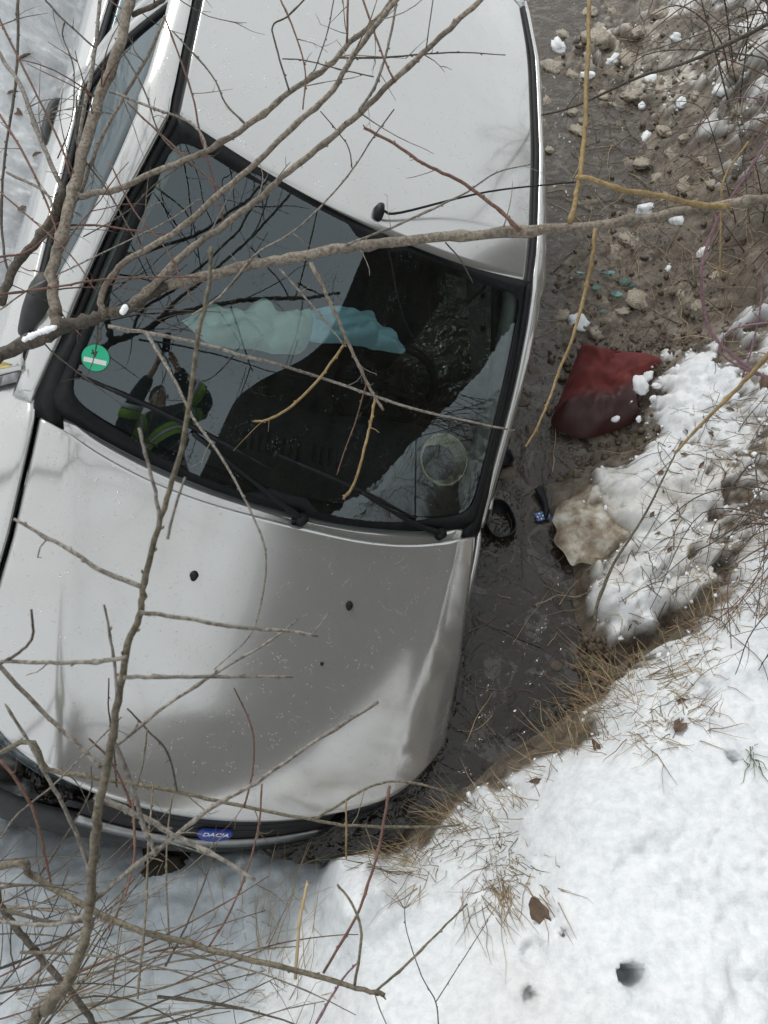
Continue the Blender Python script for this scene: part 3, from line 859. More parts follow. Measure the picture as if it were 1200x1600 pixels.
# windscreen: surface bowed between its lower and upper edge
def ws(u, v):
    xb, xt = .705, .602
    x = u * (xb + (xt - xb) * v)
    yb = 1.025 + .125 * abs(u) ** 2.2; zb_ = .985 - .012 * u * u
    yt = 1.765 + .105 * abs(u) ** 2.0 - .004; zt = 1.432 - .022 * u * u
    return np.array([x, yb + (yt - yb) * v, zb_ + (zt - zb_) * v + .022 * math.sin(math.pi * v) * (1 - .3 * u * u)])
U_, V_ = np.linspace(-1, 1, 49), np.linspace(.0, 1, 41)
wsn = np.array([0, -.5, .86])
def border(lo, hi): return [[ws(u, v) for v in V_] for u in U_]
gl = MB().grid(np.array([[ws(u * .975, .015 + v * .965) for v in V_] for u in U_]), flip=True).build('windscreen', MT['glass'], car)
def ring(u0, v0, v1, lift):
    """black border band: between the outer edge and an inset, with rounded inner corners"""
    k = 160
    rows = []
    for i in range(k):
        a = 2 * math.pi * i / k
        c, s_ = math.cos(a), math.sin(a)
        n = 18.0
        cu = math.copysign(abs(c) ** (2 / n), c); sv = math.copysign(abs(s_) ** (2 / n), s_)
        oc = max(abs(c), abs(s_)); ou, ov = c / oc, s_ / oc
        ou, ov = np.clip(1.4 * c, -1, 1) if abs(c) > .72 else c / oc, s_ / oc
        iu, iv = cu * u0, (v0 + v1) / 2 + sv * (v1 - v0) / 2
        o = ws(c / oc, .5 + .5 * s_ / oc); m_ = ws(iu, iv)
        rows.append([o + wsn * -.004, o + wsn * (lift + .003), m_ + wsn * lift, m_ + wsn * .0005])
    return np.array(rows)
MB().grid(ring(.962, .055, .95, .004), closed_u=True, flip=True).build('windscreen_surround', MT['black'], car)

# green round sticker with a white strip and a digit, behind the glass in the lower corner
def ws_at(x, y):
    """glass point above (x, y)"""
    v = .5
    for _ in range(30):
        xx = x / (.705 + (.602 - .705) * v)
        p = ws(np.clip(xx, -1, 1), v); v += (y - p[1]) * .8
    return ws(np.clip(xx, -1, 1), v)
sc_, sr = np.array([-.627, 1.279]), .037
ax = np.array([.95, .0]); 
stk = MB()
e1 = ws_at(sc_[0] + .05, sc_[1]) - ws_at(sc_[0], sc_[1]); e1 /= np.linalg.norm(e1)
e2 = ws_at(sc_[0], sc_[1] + .05) - ws_at(sc_[0], sc_[1]); e2 -= (e2 @ e1) * e1; e2 /= np.linalg.norm(e2)
e3 = np.cross(e1, e2); so = ws_at(*sc_) + e3 * .003
def disc(b, r, n, h, mi=0):
    V = [so + e3 * h] + [so + e3 * h + r * (math.cos(2 * math.pi * i / n) * e1 + math.sin(2 * math.pi * i / n) * e2) for i in range(n)]
    b.add(V, [(0, 1 + i, 1 + (i + 1) % n) for i in range(n)], mi)
disc(stk, sr, 40, 0, 1); disc(stk, sr * .95, 40, .0004, 0)
def poly(b, pts2, h, mi, rot=0):
    c, s_ = math.cos(rot), math.sin(rot)
    b.add([so + e3 * h + sr * ((x * c - y * s_) * e1 + (x * s_ + y * c) * e2) for x, y in pts2], [tuple(range(len(pts2)))], mi)
poly(stk, [(-.78, -.40), (.78, -.40), (.78, -.06), (-.78, -.06)], .0008, 2, -.02)
RT = math.radians(205)                                                            # the print is read from the road side, upside down here
for q in ([(-.02, -.62), (.08, -.62), (.08, -.06), (-.02, -.06)], [(-.30, -.42), (.2, -.42), (.2, -.33), (-.30, -.33)]):
    poly(stk, q, .0009, 3, RT)
poly(stk, [(-.30, -.42), (-.20, -.42), (.08, -.06), (-.02, -.06)], .0010, 3, RT)
stk.build('round_sticker', [MT['green'], MT['print'], MT['white'], MT['print']], gl, False)

# painted scuttle strip and black scuttle tray below the glass
P = []
for i, x in enumerate(np.linspace(-.70, .70, 60)):
    yr = float(np.interp(x, _xs, _yr)); z0 = z_bon(x, yr)
    yb = ws(np.clip(x / .705, -1, 1), 0)[1]
    P.append([(x, yr - .03, z0 - .030), (x, yr + .006, z0 - .022), (x, yr + .5 * (yb - yr), z0 - .018), (x, yb - .004, z0 - .016), (x, yb + .012, z0 - .03)])
MB().grid(np.array(P)).build('scuttle_panel', MT['paint'], car)
for s in (-1, 1):                                                                 # black corner pieces beside the scuttle
    c = MB().grid(np.array([[(s * x, y, z) for x, y, z in r_] for r_ in (
        [(.655, 1.10, .972), (.672, 1.16, .985), (.668, 1.25, 1.025), (.662, 1.34, 1.085)],
        [(.690, 1.105, .975), (.702, 1.16, .990), (.695, 1.25, 1.040), (.682, 1.34, 1.095)],
        [(.735, 1.12, .962), (.742, 1.17, .972), (.728, 1.26, 1.032), (.708, 1.34, 1.082)])]), flip=(s > 0))
    solid(c.build('corner_cover', MT['black'], car), .01, -1)

# wipers
def lift(x, y, h): return ws_at(x, y) + wsn * h
def wiper(pivot, elbow, mid, tip0, tip1):
    w = empty('wiper'); w.parent = car
    P0 = np.array([pivot[0], pivot[1], pivot[2]])
    a = MB()
    a.tube(crom([P0, lift(*elbow, .030), lift(*mid, .032)], 6), [.011] * 3 + [.008] * 4 + [.006] * 6, 8)
    a.tube([P0 + np.array([0, 0, -.03]), P0 + np.array([0, 0, .012])], [.021, .018], 14)
    a.build('wiper_arm', MT['black'], w)
    b = MB()
    line = [tip0 + (np.array(tip1) - tip0) * t_ for t_ in np.linspace(0, 1, 16)]
    b.tube([lift(x, y, .012) for x, y in line], .005, 6)
    b.tube([lift(x, y, .024) + wsn * .0 for x, y in line[2:-2]], [.004] + [.006] * 10 + [.004], 6)
    e = lift(*tip0, .014); b.tube([e, e + (lift(*line[1], .014) - e) * .25], .012, 6)
    b.build('wiper_blade', MT['rubber'], w)
wiper((.045, 1.005, 1.0), (-.10, 1.065), (-.34, 1.155), np.array([-.665, 1.235]), (-.09, 1.115))
wiper((.56, 1.085, .985), (.40, 1.095), (.20, 1.125), np.array([-.10, 1.155]), (.44, 1.105))

# nose: lamps, grille, bumper swept along the plan of the front edge
nx_ = np.concatenate([np.linspace(-.72, .72, 61)])
nose = [(-.862, .80), (-.852, .66), (-.82, .53), (-.77, .455)] + [(x, float(np.interp(x, _xs, _yf))) for x in nx_] + [(.77, .455), (.82, .53), (.852, .66), (.862, .80)]
nose = np.array(nose); tg = np.gradient(nose, axis=0); tg /= np.linalg.norm(tg, axis=1)[:, None]
nrm = np.stack([tg[:, 1], -tg[:, 0]], 1)
nrm[nrm[:, 1] > 0] *= 1
ztop = np.array([z_bon(np.clip(x, -.72, .72), max(y, .168)) - .02 if abs(x) <= .73 else .755 for x, y in nose])
def sweep(name, sel, prof, mat, parent=car, t=.006):
    P = [[(nose[i, 0] + nrm[i, 0] * d, nose[i, 1] + nrm[i, 1] * d, ztop[i] * f_ + z0) for d, f_, z0 in prof] for i in sel]
    o = MB().grid(np.array(P), flip=True).build(name, mat, parent)
    return solid(o, t, -1)
ids = np.arange(len(nose))
gsel = ids[np.abs(nose[:, 0]) <= .37]
gr = sweep('grille', gsel, [(-.015, 1, -.03), (.0, 1, -.05), (.020, 1, -.10), (.050, 0, .63), (.05, 0, .60)], MT['dark'])
for k, (z, r_) in enumerate(((.725, .006), (.690, .006), (.655, .006))):
    MB().tube([(nose[i, 0] + nrm[i, 0] * .016, nose[i, 1] + nrm[i, 1] * (.012 + .4 * (.725 - z)), z) for i in gsel[1:-1]], r_, 6).build('grille_bar', MT['black'], gr)
sweep('grille_surround', gsel, [(.052, 0, .640), (.066, 0, .634), (.072, 0, .618), (.060, 0, .602)], MT['chrome'])
for s in (-1, 1):
    hsel = ids[(nose[:, 0] * s > .375) & (nose[:, 0] * s < .80)]
    if s == 1:
        hl = sweep('headlight', hsel, [(.0, 1, -.012), (.022, 1, -.05), (.045, 1, -.11), (.05, 0, .61)], MT['lamp'])
        sweep('reflector', hsel[2:-2], [(-.06, 1, -.03), (-.10, 1, -.08), (-.03, 0, .62)], MT['chrome'], hl)
    else:                                                                          # the right lamp is knocked back into the nose
        hl = sweep('headlight', hsel, [(-.05, 1, -.05), (-.035, 1, -.09), (-.02, 1, -.14), (-.01, 0, .58)], MT['lamp'])
        hl['label'] = 'broken headlight pushed back into the nose'
        sweep('reflector', hsel[2:-2], [(-.11, 1, -.07), (-.14, 1, -.12), (-.08, 0, .60)], MT['chrome'], hl)
BP = []
for i in ids:                                                                     # its right end is torn loose and hangs out and down
    w_ = float(sstep(-.20, -.75, np.array(nose[i, 0])))
    BP.append([(nose[i, 0] + nrm[i, 0] * (d + .015 + .055 * w_), nose[i, 1] + nrm[i, 1] * (d + .015 + .055 * w_), z - .07 * w_) for d, z in
               ((.020, .60), (.040, .598), (.060, .575), (.070, .53), (.072, .46), (.066, .36), (.054, .27), (.0, .22))])
bp = solid(MB().grid(np.array(BP), flip=True).build('bumper', MT['plastic'], car), .01, -1)
bp['label'] = 'scuffed bumper with its right end torn loose'
MB().tube([(BP[k][3][0], BP[k][3][1], BP[k][3][2] - .012) for k in range(6, len(BP) - 6)], .009, 6).build('bumper_strip', MT['black'], bp)

# badge with its name
bg_ = MB()
n_ = 28
bc = np.array([0.0, .118, .700])
bx, by, bz = np.array([1., 0, 0]), np.array([0, -.22, .975]), np.array([0, -.975, -.22])
by, bz = np.array([0, .50, .866]), np.array([0, -.866, .50])
def shield(r, h):
    V = []
    for i in range(n_):
        a_ = 2 * math.pi * i / n_
        x, y = math.cos(a_), math.sin(a_)
        V.append(bc + bx * x * .052 * r * (1 - .1 * (y < 0) * abs(y)) + by * (y * .033 * r if y < 0 else min(y, .62) * .033 * r) + bz * h)
    return V
bg_.grid(np.array([[shield(1, -.004)[i], shield(1, .004)[i], shield(.93, .0075)[i], shield(.05, .008)[i]] for i in range(n_)]), closed_u=True, flip=True)
badge = bg_.build('badge', MT['badge'], car)
def text(body, size, o, xa, ya, za, mat, parent, name, ext=.0008):
    cu = bpy.data.curves.new(name, 'FONT'); cu.body = body; cu.size = size; cu.align_x = 'CENTER'; cu.align_y = 'CENTER'; cu.extrude = ext
    ob = bpy.data.objects.new(name, cu); COL.objects.link(ob)
    me = bpy.data.meshes.new_from_object(ob.evaluated_get(bpy.context.evaluated_depsgraph_get()))
    bpy.data.objects.remove(ob); bpy.data.curves.remove(cu)
    m = Matrix([[xa[0], ya[0], za[0], o[0]], [xa[1], ya[1], za[1], o[1]], [xa[2], ya[2], za[2], o[2]], [0, 0, 0, 1]])
    me.transform(m)
    return link(name, me, mat, parent)
text('DACIA', .026, bc + bz * .0086 + by * .008, bx, by, bz, MT['white'], badge, 'badge_lettering')

# aerial
an = MB()
ac = np.array([.0, 1.815, z_roof(0, 1.815)])
th = np.linspace(0, 2 * math.pi, 21)[:-1]
an.grid(np.array([[ac + np.array([math.copysign(abs(math.cos(t_)) ** .6, math.cos(t_)) * .014 * r_, math.copysign(abs(math.sin(t_)) ** .6, math.sin(t_)) * .024 * r_ + o_, h]) for r_, h, o_ in ((1, -.003, 0), (1, .006, 0), (.85, .018, .004), (.5, .026, .008), (.02, .028, .008))] for t_ in th]), closed_u=True)
ant = an.build('aerial_base', MT['black'], car)
tipw = pix_car(902, 284, 1.62)
MB().tube(crom([ac + (.008, .0, .018), ac + (.06, .012, .03), .5 * (ac + tipw) + (0, 0, .025), tipw], 6), np.linspace(.0045, .0022, 19), 6).build('aerial_whip', MT['black'], ant)

# boot, rear window, tail
MB().grid(np.array([[(u * (.60 + .06 * v), 3.28 - .08 * u * u + .44 * v, z_roof(u * .6, 3.25) + (1.0 - z_roof(u * .6, 3.25)) * v + .04 * math.sin(math.pi * v)) for v in np.linspace(0, 1, 10)] for u in np.linspace(-1, 1, 17)])).build('rear_window', MT['sideglass'], car)
bl = MB().grid(np.array([[(u * .70, y, z - .03 * u * u) for y, z in ((3.70, 1.0), (3.85, .99), (4.05, .985), (4.13, .95), (4.15, .80), (4.16, .62))] for u in np.linspace(-1, 1, 17)])).build('boot_lid', MT['paint'], car)
solid(bl, .012, -1)
MB().grid(np.array([[(u * .82, y, z) for y, z in ((4.10, .62), (4.20, .60), (4.22, .45), (4.20, .28), (4.05, .22))] for u in np.linspace(-1, 1, 13)])).build('rear_bumper', MT['plastic'], car)
for s in (-1, 1):
    MB().box((s * .76 - .05, 4.06, .62), (s * .76 + .05, 4.15, .92)).build('tail_light', MT['red'], car)

# cabin: dash, vents, wheel, seats, airbags
P = []
for x in np.linspace(-.66, .66, 45):
    hump = .055 * math.exp(-((x - .36) / .17) ** 4)
    yb = ws(np.clip(x / .705, -1, 1), .0)[1]
    P.append([(x, yb + .02, .945), (x, yb + .10, .955), (x, yb + .22, .955 + hump * .7), (x, yb + .33, .95 + hump), (x, yb + .40, .92 + hump), (x, yb + .43, .84), (x, yb + .40, .55)])
dash = MB().grid(np.array(P)).build('dashboard', MT['dash'], car)
vt = MB()
for i in range(17):
    p = pix_car(385 + i * 12, 672 + i * 2.6, .957); q = pix_car(381 + i * 12, 700 + i * 2.6, .957)
    if i in (8,): continue
    w_ = np.array([.006, 0, 0])
    vt.add([p - w_, p + w_, q + w_, q - w_], [(0, 1, 2, 3)])
    vt.box((min(p[0], q[0]) - .0035, min(p[1], q[1]), .9575), (max(p[0], q[0]) + .0035, max(p[1], q[1]), .962))
vt.build('defroster_vent', MT['dark'], dash, False)
sw = empty('steering_wheel'); sw.parent = car
th = np.linspace(0, 2 * math.pi, 33)
cw = np.array([.36, 1.62, .90]); va, vb = np.array([1., 0, 0]), np.array([0, .42, .907])
MB().tube([cw + .18 * (math.cos(t_) * va + math.sin(t_) * vb) for t_ in th], .015, 8).build('wheel_rim', MT['rubber'], sw)
hb = MB()
for a_ in (0, math.pi, -math.pi / 2): hb.tube([cw, cw + .18 * (math.cos(a_) * va + math.sin(a_) * vb)], .018, 6)
hb.build('wheel_spokes', MT['rubber'], sw)
for s in (-1, 1):
    st = empty('seat'); st.parent = car; st.location = (s * .36, 2.02, .32)
    def slab(w0, pts_, th_):
        b = MB(); rows = []
        for (y, z, w, t_) in pts_:
            rows.append([(math.copysign(abs(math.cos(a_)) ** .5, math.cos(a_)) * w * w0, y + math.copysign(abs(math.sin(a_)) ** .6, math.sin(a_)) * t_ * th_, z) for a_ in np.linspace(0, 2 * math.pi, 21)[:-1]])
        return b.grid(np.array(rows), closed_v=True)
    slab(.24, [(0, .18, .3, .3), (.0, .20, .95, 1), (.06, .45, 1, 1.1), (.12, .62, .95, 1), (.15, .70, .7, .7), (.155, .715, .2, .2)], .07).build('seat_back', MT['seat'], st)
    slab(.13, [(.165, .72, .3, .3), (.165, .735, .9, 1), (.17, .83, 1, 1.1), (.18, .90, .8, .8), (.18, .91, .2, .2)], .05).build('headrest', MT['seat'], st)
    MB().box((-.25, -.48, .0), (.25, .05, .16)).build('seat_cushion', MT['seat'], st)
rb = MB(); rb.box((-.62, 2.95, .35), (.62, 3.1, 1.05)); rb.box((-.62, 2.5, .3), (.62, 2.95, .52))
bevel(rb.build('rear_bench', MT['seat'], car, False), .05, 3)
for s in (-1, 1):
    tr_ = [(s * (x - .045), y + .02, z - .035) for x, y, z in crom(A_in, 4)]
    MB().tube(tr_, .028, 8).build('pillar_trim', MT['trim'], car)

def pillow(outline, z, thick, name, mat, parent, space=None, wr=.012, seed=1, tilt=(0, 0)):
    """a limp bag: top and bottom sheet over an outline, puffed in the middle and wrinkled"""
    O = crom(np.vstack([outline, outline[:1]]), 7)[:-1]
    c = O.mean(0); k = len(O); m = 12
    top, bot = [], []
    for i in range(k):
        rt, rb_ = [], []
        for j in range(m + 1):
            q = j / m
            p = O[i] * (1 - q) + c * q
            e = (1 - (1 - q) ** 2.2) ** .6
            w_ = float(fbm(np.array([p[0]]), np.array([p[1]]), .10, 3, .55, seed)[0]) * wr * 2.4 + wr * abs(float(vnoise(np.array([p[0] * 14 + p[1] * 9]), np.array([p[1] * 5.]), seed + 3)[0]))
            zz = z + tilt[0] * (p[0] - c[0]) + tilt[1] * (p[1] - c[1])
            rt.append((p[0], p[1], zz + thick * e + w_ * min(1, q * 4 + .25)))
            rb_.append((p[0], p[1], zz - thick * .35 * e + w_ * .2))
        top.append(rt); bot.append(rb_)
    b = MB(); b.grid(np.array(top), closed_u=True); b.grid(np.array(bot), closed_u=True, flip=True)
    return b.build(name, mat, parent)
def car_outline(px, z): return np.array([pix_car(x, y, z)[:2] for x, y in px])
a1 = pillow(car_outline([(285,500),(330,478),(372,492),(395,480),(430,495),(478,500),(484,525),(470,552),(440,555),(395,548),(340,545),(310,530)], 1.07), 1.07, .05, 'airbag', MT['airbag'], car, wr=.036, seed=4)
a1['label'] = 'deflated pale green airbag'
a2 = pillow(car_outline([(462,495),(500,480),(535,480),(575,498),(612,525),(632,540),(628,552),(590,548),(540,540),(500,535),(478,528)], 1.08), 1.08, .05, 'airbag', MT['airbag2'], car, wr=.032, seed=9)
a2['label'] = 'deflated pale blue airbag'
# knitted basket lying under the glass in the lower corner
bk = empty('woven_basket')
ctr = c2w(pix_car(700, 714, 1.02) - np.array([0, 0, .055]))
tag(bk, 'small round woven basket lying behind the windscreen by the driver side corner', 'basket')
bk.matrix_world = Matrix.Translation(ctr) @ Matrix(np.vstack([np.hstack([CAR_M[:3, :3], [[0], [0], [0]]]), [0, 0, 0, 1]]).tolist()) @ Matrix.Rotation(math.radians(-16), 4, 'Y') @ Matrix.Rotation(math.radians(12), 4, 'X') 
def weave(name, prof, parent, nseg=56):
    b = MB()
    for k, (r_, h) in enumerate(prof):                                             # hoops
        b.tube([((r_ + .0015 * (i % 2)) * math.cos(2 * math.pi * i / nseg), (r_ + .0015 * (i % 2)) * 1.1 * math.sin(2 * math.pi * i / nseg), h) for i in range(nseg + 1)], .0036, 5)
    return b
pr = [(.060 + .0035 * k, .009 * k) for k in range(7)]
hoops = weave('hoops', pr, bk); hoops.build('hoops', MT['weave'], bk)
sv = MB()
for i in range(36):
    a_ = 2 * math.pi * i / 36
    sv.tube([((r_ + .002 * (-1) ** k) * math.cos(a_), (r_ + .002 * (-1) ** k) * 1.1 * math.sin(a_), h) for k, (r_, h) in enumerate(pr)], .003, 4)
sv.build('staves', MT['weave'], bk)
th = np.linspace(0, 2 * math.pi, 29)[:-1]
MB().grid(np.array([[(r_ * math.cos(t_), r_ * 1.1 * math.sin(t_), .004) for r_ in (.057, .03, .002)] for t_ in th]), closed_u=True).build('base', MT['dark'], bk)
# right door mirror, folded against the glass
mm = MB(); th = np.linspace(0, 2 * math.pi, 25)[:-1]
mc = np.array([-.792, 1.405, 1.0])
rows = [[mc + np.array([-.036 * math.copysign(abs(math.cos(t_)) ** .7, math.cos(t_)) * r_,        .062 * math.copysign(abs(math.sin(t_)) ** .8, math.sin(t_)) * r_ + h * .35, h]) for t_ in th] for r_, h in ((.5, -.075), (.9, -.06), (1, 0), (.95, .05), (.7, .085), (.35, .097), (.02, .10))]
mm.grid(np.array(rows), closed_v=True).build('door_mirror', MT['plastic'], car)

# ---------------------------------------------------------------- branches and shrubs
def limb(px, d0, d1, r0, r1, extra=None, n=5, buds=.5, wob=.0):
    """centre line and radii of a branch: photo pixels with a distance that runs from d0 to d1"""
    px = np.array(px, float)
    L = np.concatenate([[0], np.cumsum(np.hypot(*np.diff(px, axis=0).T))]); L /= L[-1]
    P = np.array([atd(x, y, d0 + (d1 - d0) * t_) for (x, y), t_ in zip(px, L)])
    if extra is not None: P = np.vstack([extra, P])
    Q = crom(P, n)
    t_ = np.linspace(0, 1, len(Q))
    dd = d0 + (d1 - d0) * t_
    r = .71 * (r0 + (r1 - r0) * t_) * dd / F
    r = r * (1 + .05 * np.array([rnd.uniform(-1, 1) for _ in t_]))
    for i in range(1, len(r) - 1):
        if rnd.random() < .13 * buds: r[i] *= rnd.uniform(1.12, 1.4)
    Q = Q + np.array([[rnd.gauss(0, 1) for _ in range(3)] for _ in Q]) * r[:, None] * .16
    return Q, r
def sprig(b, P, d, length, r, depth=1, curl=.35, buds=True):
    """a thin twig from P along d, forking now and then"""
    k = max(4, int(length / .03))
    pts_ = [np.array(P)]; d = np.array(d, float); d /= np.linalg.norm(d)
    bend = np.array([rnd.gauss(0, 1) for _ in range(3)]) * curl / k
    for i in range(k):
        d = d + bend + np.array([rnd.gauss(0, 1) for _ in range(3)]) * .07; d /= np.linalg.norm(d)
        pts_.append(pts_[-1] + d * length / k)
        if depth > 0 and i > 0 and rnd.random() < .22:
            s_ = np.cross(d, [rnd.gauss(0, 1) for _ in range(3)]); s_ /= np.linalg.norm(s_)
            sprig(b, pts_[-1], d * .8 + s_ * .7, length * rnd.uniform(.2, .5), r * .65, depth - 1, curl)
    rr = np.linspace(r, r * .4, k + 1)
    if buds: rr = rr * np.array([1.35 if rnd.random() < .2 else 1 for _ in rr])
    b.tube(pts_, rr, 5, caps=False)
def shrub(name, label, base, group=None):
    o = empty(name, base); tag(o, label, 'shrub', group); o['_b'] = 0
    del o['_b']
    return o
def part(root, name, Q, r, mat, sprigs=0, sl=(.08, .22), sr=None, smat=None, n=7, side=None):
    off = np.array(root.location)
    o = MB().tube(Q - off, r, n).build(name, mat, root)
    L = np.concatenate([[0], np.cumsum(np.linalg.norm(np.diff(Q, axis=0), axis=1))])
    if n >= 6 and L[-1] > .12:
        b = MB(); q = .03
        while q < L[-1]:
            i = min(int(np.searchsorted(L, q)), len(Q) - 1); t_ = Q[i] - Q[i - 1]; t_ = t_ / (np.linalg.norm(t_) + 1e-9)
            s_ = np.cross(t_, [rnd.gauss(0, 1) for _ in range(3)]); s_ /= np.linalg.norm(s_)
            w_ = .0012 + .10 * r[i]; P0 = Q[i] - off + s_ * r[i] * .75
            b.tube([P0, P0 + t_ * w_ * 1.6 + s_ * w_ * 1.2, P0 + t_ * w_ * 3.4 + s_ * w_ * 1.5], [w_, w_ * .9, w_ * .15], 5, caps=False)
            q += rnd.uniform(.025, .07)
        b.build('buds', smat or mat, o)['kind'] = 'stuff'
    if sprigs:
        b = MB()
        for _ in range(sprigs):
            i = rnd.randrange(len(Q) // 6, len(Q) - 1)
            t_ = Q[i] - Q[i - 1]; t_ /= np.linalg.norm(t_)
            s_ = np.cross(t_, [rnd.gauss(0, 1) for _ in range(3)]); s_ /= np.linalg.norm(s_)
            sprig(b, Q[i] - off, t_ * rnd.uniform(.2, .9) + s_, rnd.uniform(*sl), sr or max(.0011, r[i] * .35))
        tg_ = b.build('twigs', smat or mat, o); tg_['kind'] = 'stuff'
    return o

G_, TN, DK, OL, RD, YL, PU, ST = (MT['bark_' + k] for k in ('grey', 'tan', 'dark', 'olive', 'red', 'yellow', 'purple')) if False else (MT['bark_grey'], MT['bark_tan'], MT['bark_dark'], MT['bark_olive'], MT['bark_red'], MT['bark_yellow'], MT['bark_purple'], MT['straw2'])

# the big shrub that leans over the car from the left bank
gb = np.array([-2.05, 1.15]); gz = terrain_h(*gb)
sh = shrub('bare_shrub', 'large leafless grey brown shrub leaning over the windscreen from the left edge', (gb[0], gb[1], gz))
Q, r = limb([(-60,575),(0,553),(60,530),(95,515),(140,500),(163,492),(200,483),(230,462),(262,445)], 1.62, 1.66, 17, 11, [(gb[0], gb[1], gz - .05), (-1.75, 1.12, gz + .35)])
bough = part(sh, 'bough', Q, r, DK, 7, (.10, .25), .0018, n=10)
Q, r = limb([(262,445),(330,430),(400,412),(470,400),(560,385),(640,375),(720,368),(830,360),(930,352),(1010,340),(1080,328),(1150,318),(1240,305)], 1.66, 1.42, 11, 10)
part(sh, 'branch', Q, r, TN, 5, (.05, .14), .0013, n=10)
Q, r = limb([(90,512),(85,480),(82,430),(95,370),(112,310),(130,240),(150,170),(175,100),(192,50),(207,-25)], 1.63, 1.85, 12.5, 11)
part(sh, 'stem', Q, r, TN, 12, (.12, .3), .002, RD, n=10)
MAIN = [
 ([(115,312),(140,303),(180,296),(260,262),(330,232),(400,187),(452,144),(512,105),(546,67),(592,28),(620,-15)], 1.72, 1.6, 7, 5.5, TN),
 ([(163,490),(157,470),(165,445),(195,410),(270,365),(340,305),(400,255),(460,195),(512,150),(550,90),(587,41),(628,-12)], 1.64, 1.5, 7.5, 5.5, TN),
 ([(200,480),(230,455),(290,395),(340,360),(400,315),(441,277),(497,232),(550,187),(614,127),(670,75),(711,36),(760,-8)], 1.65, 1.55, 8, 5.5, TN),
 ([(0,476),(22,420),(60,375),(86,330),(97,296)], 1.72, 1.74, 10, 9, DK),
 ([(97,296),(60,210),(35,140),(0,85),(-20,40)], 1.74, 1.9, 5.5, 4, G_),
 ([(157,-10),(150,64),(142,120),(127,195),(120,250),(108,300)], 1.95, 1.78, 4, 4.5, G_),
 ([(258,25),(232,86),(199,142),(165,202),(142,255),(127,300)], 1.9, 1.76, 3, 4.5, TN),
 ([(205,24),(240,8),(275,-14)], 1.85, 1.85, 6, 5, DK),
]
for px, d0, d1, r0, r1, m in MAIN:
    Q, r = limb(px, d0, d1, r0, r1); part(sh, 'branch', Q, r, m, 6, (.06, .2), .0013)
